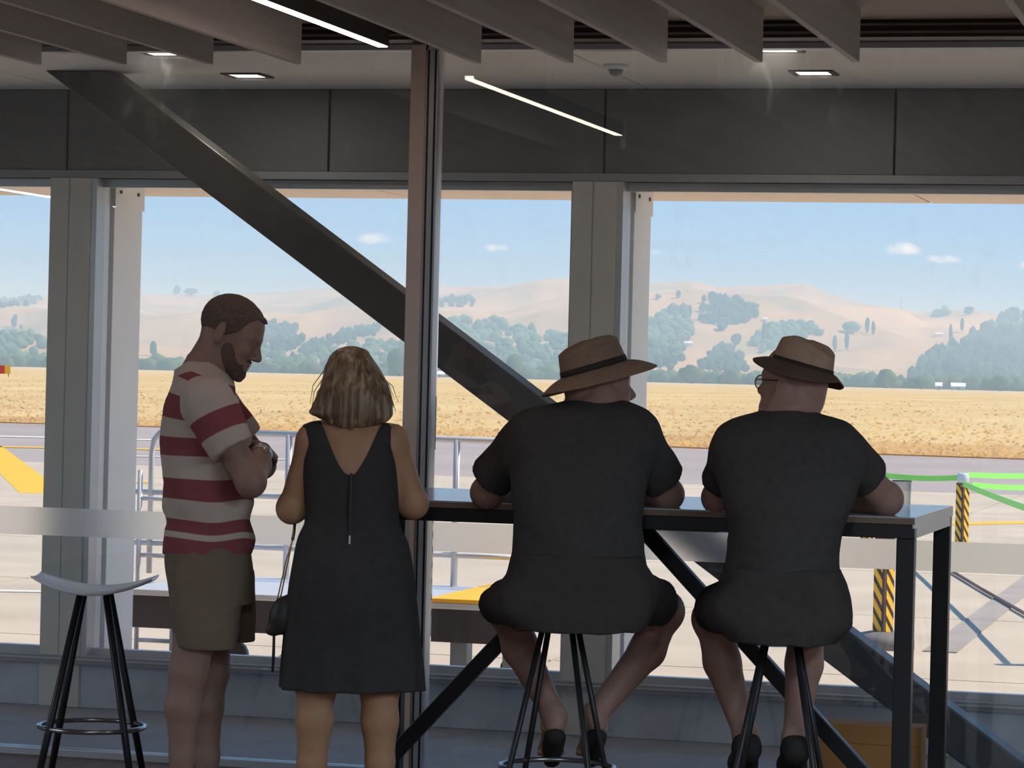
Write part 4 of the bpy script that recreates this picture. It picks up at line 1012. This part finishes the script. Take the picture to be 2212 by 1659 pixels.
    def attr(V):
        rel = (EYE - V[:, 2]) * f.k; px = f.L(0, 0)[0] * 0 + 452 + V[:, 0] * f.k; py = 794 + rel
        tilt = np.interp(py, [780, 950, 2000], [.55, .0, .0]); q = py - tilt * (px - 372) + 3.5 * np.sin(V[:, 0] * 26 + V[:, 1] * 12) * np.clip((py - 1000) / 100, 0, 1)
        s1 = np.max([np.minimum(q - a, b - q) for a, b in bands], axis=0) / f.k
        def arm(s0, c0_): ax = c0_ - s0; Ln = np.linalg.norm(ax); return ((V - s0) @ (ax / Ln)) / Ln, Ln
        tr, Ln = arm(sr + np.array([-.01, 0, .05]), cr); s2 = np.minimum(tr - .36, .70 - tr) * Ln
        tl, Ll = arm(sl + np.array([-.01, 0, .05]), cl); s3 = np.minimum(tl - .36, .70 - tl) * Ll
        d1, d2, d3 = tor(V), slr_c(V), sll_c(V)
        s = np.where(d2 < d1 - .002, s2, s1); s = np.where((d3 < d1 - .002) & (d3 < d2), s3, s)
        neck = ((V - L(434, 800)) @ nrm([-.30, 0, .95])) > .006
        return np.where(neck & (V[:, 2] > L(434, 838)[2]), -.01, s)
    sdf_obj('polo_shirt', S, (-.30, -.40, .80), (.32, .40, 1.56), .005, m_polo, t, wrinkle(.004, 14, 14, 22, 3.0), attr, 'red and white striped polo shirt')
    # shorts
    K = Body(); K.add(loft([row(1175, 356, 541, 0, .172), row(1215, 355, 545, 0, .178), row(1255, 362, 547, 0, .178), row(1300, 367, 548, 0, .172)], cap=0), 0)
    def leg(rows, cut_): 
        lf = loft(rows); return lambda p: np.maximum(lf(p), cut_(p))
    K.add(loft([row(1230, 362, 525, -.075, .098), row(1300, 366, 520, -.090, .098), row(1360, 371, 516, -.10, .096), row(1400, 375, 511, -.10, .094)], lambda a, w: .02 * np.sin(5 * a + 9 * w)), .02)
    K.add(loft([row(1230, 385, 546, .075, .098), row(1300, 395, 550, .092, .098), row(1345, 400, 551, .10, .096), row(1384, 405, 550, .10, .094)], lambda a, w: .02 * np.sin(5 * a + 8 * w + 2)), .02)
    sdf_obj('shorts', K, (-.25, -.30, .45), (.30, .30, .98), .0055, m_short_k, t, wrinkle(.003, 12, 12, 16, 5.0), label='khaki knee-length shorts')
    wb = wr + (er - wr) * .14; ax = nrm(er - wr); Bw = Body(); Bw.add(lambda p: np.maximum(rc(wr - ax * .1, er, .036)(p), np.abs((p - wb) @ ax) - .011)); Bw.add(ell(wb + np.array([.012, -.034, .012]), (.017, .010, .017)), .004)
    sdf_obj('wristwatch', Bw, tuple(wb - .07), tuple(wb + .07), .003, mat('watch_steel', (220, 224, 228), .25, .02, metal=.6), t, label='shiny wristwatch')
    for k_, (x0, dd) in enumerate((((an[0]), -.10), ((af[0]), .10))):
        S2 = Body(); shoe_ops(S2, (x0, dd, .10), (x0 + .165, dd + (.02 if k_ else -.02), .038)); S2.cut(lambda p: -p[:, 2] + .002)
        sdf_obj('shoe', S2, (x0 - .15, dd - .12, -.01), (x0 + .32, dd + .12, .2), .006, mat('grey_canvas_shoe', (150, 150, 152), .8), t)
striped_man()

# ---------------- woman with blonde hair in a black sleeveless dress
def woman():
    f = Frame(762, 9.30); L = f.L; row = f.row
    t = thing('person', 'blonde woman seen from behind in a black sleeveless dress with a V-shaped open back', 'person', f.O, f.rz)
    B = Body(); hc = L(763, 845, .05); W, R = head(B, hc, (0, .93, -.36), (0, .36, .93), .95, True, neckto=L(760, 912, -.005), neckr=.052)
    T = [row(904, 716, 800, -.005, .05), row(914, 668, 848, -.005, .075), row(930, 653, 862, .0, .095), row(965, 651, 862, .0, .108), row(1020, 650, 862, .0, .115), row(1090, 657, 862, .0, .112), row(1124, 659, 863, .0, .112), row(1165, 643, 880, -.005, .122),
         row(1237, 627, 893, -.02, .140), row(1300, 618, 900, -.02, .142), row(1371, 611, 906, -.01, .138), row(1434, 606, 912, -.005, .138), row(1489, 602, 914, 0, .140)]
    B.add(loft(T[:9], inset=.009), .02)
    for s, sh, el, wr, hd_ in ((-1, L(676, 954, .0), L(630, 1098, .03), L(708, 1052, .27), (.35, .9, -.04)), (1, L(848, 954, .0), L(893, 1088, .03), L(808, 1054, .27), (-.35, .9, -.04))):
        B.add(ell(sh, (.046, .050, .048)), .03); B.add(rc(sh, el, .048, .041), .03); B.add(ell(el, (.043, .042, .045)), .02); B.add(rc(el, el + (wr - el) * .4, .043, .040), .02); B.add(rc(el + (wr - el) * .4, wr, .040, .024), .02)
        hand(B, wr, hd_, (0, -.1, -1), (-s, 0, 0), .22, .9)
    for hip, kn, an in ((L(690, 1330, -.01), L(683, 1482, -.01), L(671, 1690, -.01)), (L(826, 1330, -.01), L(820, 1482, -.01), L(821, 1690, -.01))):
        B.add(rc(hip, kn, .088, .062), .02); B.add(rc(kn, kn + (an - kn) * .36, .060, .0565), .02); B.add(rc(kn + (an - kn) * .36, kn + (an - kn) * .80, .0565, .044), .02); B.add(rc(kn + (an - kn) * .80, an, .044, .038), .02); B.add(rc(an, (an[0], an[1], .09), .038, .033), .02)
        foot(B, (an[0], an[1], .09), (an[0], an[1] + .15, .022), .032, .92)
    sdf_obj('body', B, (-.34, -.28, -.01), (.34, .55, 1.64), .0052, m_skin2, t)
    D = Body(); fold = lambda a, w: (.030 * np.sin(9 * a + .8) + .02 * np.sin(14 * a + 2)) * np.clip((.78 - w) / .35, 0, 1)
    D.add(loft([r for r in T], fold), 0)
    vb = L(759, 1024)[2]; vt = L(759, 915)[2]; cu = L(758, 960)[0]; hw = 66 / f.k
    def vneck(p):
        w = np.clip((p[:, 2] - vb) / (vt - vb), 0, 1.3); half = hw * np.maximum(w, 0) ** .45 * (.68 + .32 * np.minimum(w, 1))
        return np.maximum(np.maximum((np.abs(p[:, 0] - cu) - half) * .8, p[:, 1] - .0), vb - p[:, 2])
    D.sub(vneck, .004)
    D.sub(rc(L(758, 880, .05), L(758, 912, .06), .070, .075), .01)
    sdf_obj('dress', D, (-.32, -.24, .38), (.32, .24, 1.36), .0052, m_blackd, t, wrinkle(.003, 10, 10, 7, 2.0), label='black sleeveless knee-length dress')
    zp = L(759, 1022, -.116); ze = L(755, 1172, -.124)
    z = sbox('zip', mat('zip_teeth', (56, 54, 56), .4, metal=.5), zp[0] - .0035, zp[0] + .0035, -.1225, -.112, ze[2], zp[2], t, label='long back zip'); sbox('zip_pull', m_alu, ze[0] - .003, ze[0] + .003, -.133, -.121, ze[2] - .004, ze[2] + .022, z)
    # hair
    Hr = Body(); rw = [row(748.5, 745, 776, .055, .03), row(755, 730, 792, .05, .060), row(766, 717, 801, .045, .088), row(784, 706, 813, .04, .105), (L(765, 817)[2], L(765, 817)[0], 68 / f.k, .02, .112), row(853, 686, 845, -.015, .100), row(880, 674, 850, -.035, .082), row(896, 668, 849, -.045, .070), row(906, 692, 838, -.055, .056), row(918, 708, 815, -.06, .046), row(927, 735, 780, -.062, .03)]
    Hr.add(loft(rw), 0); Hr.sub(ell(W(.075, 0, -.03), np.array((.075, .062, .11)), R), .02)
    strand = lambda p: .0022 * vnoise(np.stack([p[:, 0] * 95 + 6 * np.sin(p[:, 2] * 9), p[:, 1] * 40, p[:, 2] * 2.2], 1)) + .0016 * vnoise(p * np.array([26, 14, 3.0]) + 4) + .010 * np.clip((1.385 - p[:, 2]) / .08, 0, 1) * vnoise(p * np.array([60, 30, 4]) + 9)
    sdf_obj('hair', Hr, (-.2, -.22, 1.25), (.2, .25, 1.60), .004, m_hair, t, strand, label='shoulder-length blonde hair')
    # a few loose strands
    for i in range(16):
        s = -1 if i % 2 else 1; a = L(763 + s * (40 + rnd.uniform(0, 25)), 800 + rnd.uniform(0, 40), -.03); b = L(763 + s * (86 + rnd.uniform(-10, 10)), 880 + rnd.uniform(-20, 25), -.05)
        obj('strand', MB().tube([a, (a + b) / 2 + np.array([s * .012, 0, .006]), b], [.0016, .0013, .0006], 5), m_hair, t, True)
    for s, px in ((-1, 671), (1, 821)):
        p = L(px, 1690, -.01); S2 = Body(); S2.add(lambda q: np.maximum(rc((p[0], p[1] - .045, .012), (p[0], p[1] + .15, .012), .038, .034)(q), np.abs(q[:, 2] - .010) - .009))
        S2.add(rc((p[0] - .034, p[1] + .06, .02), (p[0], p[1] + .07, .062), .008), .004); S2.add(rc((p[0] + .034, p[1] + .06, .02), (p[0], p[1] + .07, .062), .008), .004)
        sdf_obj('sandal', S2, (p[0] - .08, p[1] - .12, -.01), (p[0] + .08, p[1] + .24, .1), .005, m_sole, t)
    # bag hanging from her left forearm: a thing of its own
    g = thing('handbag', 'small dark rounded handbag on thin straps hanging at the left side of the blonde woman', 'bag', f.O, f.rz)
    Q = Body(); dd = -.02
    pts = [(598, 1300), (585, 1328), (577, 1366)]
    Q.add(rc(L(612, 1310, dd), L(628, 1302, dd), .030, .030), .02); Q.add(rc(L(606, 1335, dd), L(626, 1335, dd), .036, .036), .03); Q.add(rc(L(591, 1358, dd), L(624, 1352, dd), .018, .026), .02); Q.add(rc(L(582, 1362, dd), L(592, 1364, dd), .011), .01)
    sdf_obj('pouch', Q, (-.34, dd - .12, .56), (-.05, dd + .12, .84), .005, mat('dark_leather', (58, 52, 50), .5, .1, 20), g, wrinkle(.0025, 20, 20, 20))
    for px in (598, 604): obj('strap', MB().tube([L(px, 1300, dd), L(617 + (px - 598) * .8, 1215, dd * .8), L(632, 1166, dd * .6), L(636, 1134, .03)], .0022, 6), m_strap, g, True)
    obj('strap_loop', MB().tube([L(632, 1166, dd * .6), L(635, 1150, .035), L(637, 1128, .03)], .005, 6), mat('dark_leather', (58, 52, 50)), g, True)
    obj('tassel', MB().tube([L(592, 1368, dd), L(591, 1410, dd), L(589, 1452, dd)], [.0042, .0048, .0042], 8), mat('dark_leather', (58, 52, 50)), g, True, label='hanging strap end')
woman()

# ---------------- hats
def hat(parent, c, f, up, Ln, Wd, side, brim, mh, mb, band_h=.030, tip=.0):
    """side: crown outline seen from the side as (s along the length 0 rear..1 front, height); brim: list of (angle deg from front, width, droop)"""
    f = nrm(f); up = np.array(up, float); up = nrm(up - f * (f @ up)); sd = np.cross(up, f); c = np.array(c, float)
    W = lambda a, b, z: c + f * a + sd * b + up * z
    n = 56; S = np.array(side, float)
    V = []; Fc = []; rings = 14
    for i in range(rings + 1):
        q = i / rings
        for k in range(n):
            a = 2 * math.pi * k / n; ca, sa = math.cos(a), math.sin(a)
            if q < .6: z_fr = q / .6; rr = 1 - .10 * z_fr ** 1.5
            else: z_fr = 1.0; rr = .90 * (1 - (q - .6) / .4)
            fa, sb = ca * Ln * rr, sa * Wd * rr
            top = np.interp((fa / Ln + 1) / 2, S[:, 0], S[:, 1])
            if q >= .6:
                rel = 1 - (q - .6) / .4; z = top - .004 * rel ** 6 + tip * (1 - rel ** 2) * 1.0
                z -= .016 * math.exp(-(sb / (Wd * .22)) ** 2) * (1 - rel) ** .5
            else: z = top * z_fr
            if q < .6: fa *= 1.0
            V.append(W(fa, sb, z))
    for i in range(rings):
        for k in range(n): Fc.append((i * n + k, i * n + (k + 1) % n, (i + 1) * n + (k + 1) % n, (i + 1) * n + k))
    o = link('hat', mesh('hat', V, Fc, mh, True), parent, label=None)
    sm = o.modifiers.new('thick', 'SOLIDIFY'); sm.thickness = .003
    # band
    V = []; Fc = []
    for z, g in ((0.0, 1.012), (band_h, 1.006)):
        for k in range(n):
            a = 2 * math.pi * k / n; V.append(W(math.cos(a) * Ln * g * (1 - .02 * (z > 0)), math.sin(a) * Wd * g * (1 - .02 * (z > 0)), z + .001))
    for k in range(n): Fc.append((k, (k + 1) % n, n + (k + 1) % n, n + k))
    b_ = link('hat_band', mesh('hat_band', V, Fc, m_hatband, True), o); sm = b_.modifiers.new('thick', 'SOLIDIFY'); sm.thickness = .002; sm.offset = 1
    # brim
    Bm = np.array(brim, float); V = []; Fc = []; m = 9
    for j in range(m + 1):
        t = j / m
        for k in range(n):
            a = 2 * math.pi * k / n; de = math.degrees(a); de = de if de <= 180 else 360 - de
            wv = np.interp(de, Bm[:, 0], Bm[:, 1]); dr = np.interp(de, Bm[:, 0], Bm[:, 2])
            V.append(W(math.cos(a) * (Ln - .002 + wv * t), math.sin(a) * (Wd - .002 + wv * t), -dr * t ** 1.6))
    for j in range(m):
        for k in range(n): Fc.append((j * n + k, j * n + (k + 1) % n, (j + 1) * n + (k + 1) % n, (j + 1) * n + k))
    b_ = link('brim', mesh('brim', V, Fc, mb, True), o); sm = b_.modifiers.new('thick', 'SOLIDIFY'); sm.thickness = .004
    return o

# ---------------- the two seated men
def seated(Z, pxc, lab, rows, headspec, arms, legs, sleeves, hips, thighs, skin, shoes, hatspec, extra=None, neckto=None, neckr=.082):
    f = Frame(pxc, Z); L = f.L; row = f.row
    t = thing('person', lab, 'person', f.O, f.rz)
    T = [row(*r) for r in rows]
    B = Body(); W, R = head(B, L(*headspec[0]), headspec[1], headspec[2], headspec[3], neckto=L(*neckto), neckr=neckr, jowl=.022)
    B.add(loft(T, inset=.014), .03)
    for (sh, el, wr, hd_, th) in arms:
        sh, el, wr = L(*sh), L(*el), L(*wr); B.add(rc(sh, el, .058, .047), .03); B.add(ell(el, (.046, .046, .046)), .02); B.add(rc(el, el + (wr - el) * .4, .048, .045), .02); B.add(rc(el + (wr - el) * .4, wr, .045, .030), .02)
        hand(B, wr, hd_, (0, -.05, -1), th, .28, 1.02)
    for (kn, cf, an, toe) in legs['shins']:
        kn, cf, an, toe = L(*kn), L(*cf), L(*an), L(*toe); B.add(ell(kn, (.064, .062, .064)), .02); B.add(rc(kn, cf, .057, .0575), .02); B.add(rc(cf, an, .0565, .036), .02); foot(B, an, toe, .035)
    for (hp, kn) in legs['thighs']:
        B.add(rc(L(*hp), L(*kn), .090, .062), .03)
    lo, hi = (-.42, -.32, .16), (.42, .72, 1.68)
    sdf_obj('body', B, lo, hi, .0054, skin, t)
    S = Body(); fold = lambda a, w: .014 * np.sin(4 * a + 22 * w) * np.clip((1.2 - w) / .25, 0, 1)
    S.add(loft(T, fold), 0)
    for (sh, ce, r0, r1) in sleeves:
        sh, ce = L(*sh), L(*ce); d_ = nrm(ce - sh); q = rc(sh, ce, r0, r1); S.add((lambda q, ce, d_: lambda p: np.maximum(q(p), (p - ce) @ d_))(q, ce, d_), .06)
    nk = L(*neckto); S.sub(rc(nk + np.array([0, .03, .02]), nk + np.array([0, .01, .15]), neckr, neckr + .004), .008)
    sdf_obj('t_shirt', S, (-.45, -.32, .62), (.45, .45, 1.5), .0056, m_black, t, wrinkle(.0045, 11, 11, 16, pxc * .01), label='plain black T-shirt')
    K = Body()
    for r in hips: K.add(loft([row(*q) for q in r], lambda a, w: .012 * np.sin(5 * a + 14 * w), 3.2), .03)
    for (hp, kn, r0, r1) in thighs:
        hp, kn = L(*hp), L(*kn); d_ = nrm(kn - hp); q = rc(hp, kn, r0, r1); K.add((lambda q, kn, d_: lambda p: np.maximum(q(p), (p - kn) @ d_))(q, kn, d_), .04)
    sdf_obj('shorts', K, (-.42, -.32, .60), (.42, .50, 1.10), .0056, m_short_b, t, wrinkle(.004, 12, 12, 14, 7.0), label='dark knee-length shorts')
    hat(t, L(*hatspec['c']), hatspec['f'], hatspec['up'], hatspec['Ln'], hatspec['Wd'], hatspec['side'], hatspec['brim'], hatspec['m'], hatspec['mb'], hatspec.get('band', .03))
    for (kn, cf, an, toe) in legs['shins']:
        an, toe = L(*an), L(*toe); fd = nrm(toe - an); S2 = Body()
        heel = an + np.array([0, 0, -.055]) - fd * .035; ball = an + (toe - an) * .72 + np.array([0, 0, -.012]); dn = np.cross(nrm(np.cross(fd, [0, 0, 1.0])), fd)
        if shoes == 'sandal':
            S2.add(rc(heel + fd * .012 - dn * .030, ball - dn * .026, .036, .042), 0); S2.add(rc(ball - dn * .026, toe - dn * .016, .042, .034), .01)
            S2.cut(lambda p: ((p - heel) @ dn) + .030)
            so = sdf_obj('sandal', S2, tuple(an - .28), tuple(an + .32), .006, m_sole, t)
            S3 = Body(); S3.add(lambda p: np.maximum(rc(an + np.array([0, -.006, -.07]), an + np.array([0, 0, .03]), .043)(p), np.abs(p[:, 2] - an[2] + .030) - .018))
            S3.add(rc(ball + np.cross(fd, dn) * .036 - dn * .02, ball + dn * .030, .009), .004); S3.add(rc(ball - np.cross(fd, dn) * .036 - dn * .02, ball + dn * .030, .009), .004)
            sdf_obj('heel_strap', S3, tuple(an - .2), tuple(an + .25), .005, m_strap, so, label='tan leather strap')
            S4 = Body(); S4.add(lambda p: np.maximum(rc(an + np.array([0, 0, -.04]), an + np.array([0, 0, .05]), .0405)(p), np.abs(p[:, 2] - an[2] + .008) - .008)); sdf_obj('ankle_strap', S4, tuple(an - .12), tuple(an + .12), .005, m_sole, so)
        else:
            S2.add(rc(heel, ball, .043, .044), 0); S2.add(rc(ball, toe, .044, .032), .02); S2.add(rc(heel, an - dn * .01, .042, .040), .02); sdf_obj('shoe', S2, tuple(an - .26), tuple(an + .30), .006, m_sole, t, label='dark closed shoe')
    if extra: extra(f, t, W, R)
    return f, t

def man_a():
    seated(9.22, 1247, 'heavy man in a broad-brimmed brown hat and black T-shirt on a bar stool', 
        [(856, 1252, 1330, .15, .07), (868, 1215, 1360, .145, .095), (880, 1170, 1386, .135, .115), (896, 1140, 1404, .125, .135), (930, 1118, 1412, .10, .150), (990, 1106, 1408, .055, .155), (1060, 1104, 1398, .012, .146), (1130, 1108, 1388, .0, .155), (1185, 1107, 1389, .0, .160), (1240, 1098, 1400, .0, .165)],
        ((1292, 842, .165), (.90, .42, .10), (-.12, 0, .99), 1.04),
        [((1148, 950, .10), (1052, 1064, .22), (1150, 1072, .50), (.75, .62, -.02), (0, 1, 0)), ((1368, 950, .10), (1442, 1068, .22), (1352, 1078, .50), (-.75, .62, -.02), (0, 1, 0))],
        {'shins': [((1102, 1322, .36), (1124, 1400, .32), (1197, 1545, .20), (1187, 1630, .33)), ((1432, 1322, .36), (1398, 1405, .32), (1284, 1545, .20), (1270, 1630, .33))],
         'thighs': [((1195, 1300, .0), (1102, 1318, .36)), ((1310, 1300, .0), (1432, 1318, .36))]},
        [((1152, 944, .10), (1060, 1034, .195), .088, .072), ((1364, 944, .10), (1433, 1036, .195), .088, .072)],
        [[(1195, 1108, 1388, .0, .165), (1235, 1098, 1402, -.005, .170), (1280, 1098, 1410, -.01, .175), (1325, 1104, 1404, -.020, .180), (1358, 1116, 1388, -.022, .178)]],
        [((1165, 1285, .02), (1097, 1302, .295), .098, .076), ((1330, 1285, .02), (1418, 1302, .295), .098, .080), ((1120, 1305, -.11), (1072, 1308, .13), .068, .060)],
        m_skin3, 'sandal',
        dict(c=(1284, 800, .165), f=(.84, .46, .27), up=(-.27, 0, .96), Ln=.111, Wd=.090, m=m_straw, mb=m_straw, band=.022,
             side=[(0, .074), (.12, .080), (.3, .092), (.55, .100), (.75, .097), (.92, .083), (1, .072)],
             brim=[(0, .094, .040), (50, .082, .046), (90, .066, .046), (130, .068, .042), (180, .082, .030)]),
        neckto=(1292, 884, .125))
man_a()
def glasses(f, t, W, R):
    mg = mat('spectacle_frame', (60, 60, 64), .3, metal=.6)
    m = MATS.get('clear_glass'); o = None
    for s in (-1, 1):
        ring = [W(.096, s * .034 + .024 * math.cos(a), -.002 + .020 * math.sin(a)) for a in [2 * math.pi * k / 24 for k in range(24)]]
        mbb = MB().tube(ring, .0018, 6, True); mbb.tube([W(.095, s * .058, .004), W(.04, s * .076, .008), W(-.012, s * .080, .012)], .0016, 6)
        if o is None: mbb.tube([W(.097, -.010, .002), W(.099, 0, .006), W(.097, .010, .002)], .0016, 6); o = obj('glasses', mbb, mg, t, True, label='thin-framed spectacles'); par = o
        else: obj('rim', mbb, mg, par, True)
        V = ring + [W(.0965, s * .034, -.002)]; obj('lens', MB().add(V, [(k, (k + 1) % 24, 24) for k in range(24)]), MATS['outer_glass'], par, True)
    Hg = Body(); c0 = W(0, 0, 0); Hg.add(ell(W(-.014, 0, .045), np.array((.101, .080, .089)), R)); Hg.cut(lambda p: -(((p - c0) @ R[2]) + np.interp((p - c0) @ R[0], [-.1, -.04, .0, .02], [.06, .05, .01, .0]))); Hg.cut(lambda p: ((p - c0) @ R[0]) - .03)
    sdf_obj('hair', Hg, tuple(c0 - .2), tuple(c0 + .2), .0045, m_greyhair, t, wrinkle(.0015, 120, 120, 120), label='short grey hair under the hat')
    nk = [f.L(1642 + 124 * k / 12, 892 + 4 * math.sin(math.pi * k / 12), .03 - .075 * math.sin(math.pi * k / 12) + .10) for k in range(13)]
    obj('neck_chain', MB().tube(nk, .0016, 6), m_alu, t, True)
def man_b():
    seated(9.05, 1690, 'man in a narrow-brimmed tan hat, spectacles and black T-shirt on a bar stool',
        [(884, 1650, 1756, .14, .09), (895, 1626, 1776, .135, .105), (908, 1592, 1794, .13, .118), (924, 1566, 1818, .12, .130), (958, 1548, 1846, .10, .142), (1010, 1545, 1858, .060, .150), (1070, 1552, 1850, .012, .146), (1150, 1571, 1822, .0, .152), (1215, 1568, 1813, .0, .155), (1255, 1560, 1822, .0, .158)],
        ((1714, 834, .165), (-.80, .58, .10), (.10, 0, .99), 1.06),
        [((1600, 970, .10), (1552, 1075, .23), (1640, 1084, .48), (.75, .62, -.02), (0, 1, 0)), ((1806, 972, .10), (1915, 1078, .235), (1795, 1088, .44), (-.86, .5, -.02), (0, 1, 0))],
        {'shins': [((1542, 1338, .34), (1560, 1430, .30), (1612, 1592, .20), (1602, 1660, .33)), ((1742, 1350, .26), (1737, 1435, .24), (1717, 1596, .20), (1708, 1664, .33))],
         'thighs': [((1650, 1300, .0), (1542, 1334, .34)), ((1745, 1300, .0), (1742, 1345, .26))]},
        [((1606, 966, .10), (1560, 1044, .20), .084, .070), ((1802, 968, .10), (1876, 1034, .195), .086, .074)],
        [[(1225, 1566, 1815, .0, .160), (1260, 1560, 1830, -.005, .165), (1300, 1552, 1836, -.01, .170), (1350, 1556, 1836, -.018, .178), (1384, 1575, 1806, -.022, .172)]],
        [((1625, 1300, .02), (1552, 1315, .27), .095, .080), ((1752, 1305, .02), (1752, 1340, .20), .100, .086), ((1580, 1320, -.10), (1538, 1326, .13), .064, .058)],
        m_skin3, 'shoe',
        dict(c=(1733, 792, .155), f=(-.82, .52, .225), up=(.225, 0, .97), Ln=.100, Wd=.086, m=m_straw2, mb=mat('dark_brim', (96, 74, 62), .85, .1, 30), band=.012,
             side=[(0, .050), (.12, .064), (.35, .084), (.58, .088), (.80, .076), (.92, .058), (1, .034)],
             brim=[(0, .058, .012), (50, .056, .030), (90, .052, .044), (130, .046, .038), (180, .040, .016)]),
        extra=glasses, neckto=(1703, 898, .125))
man_b()
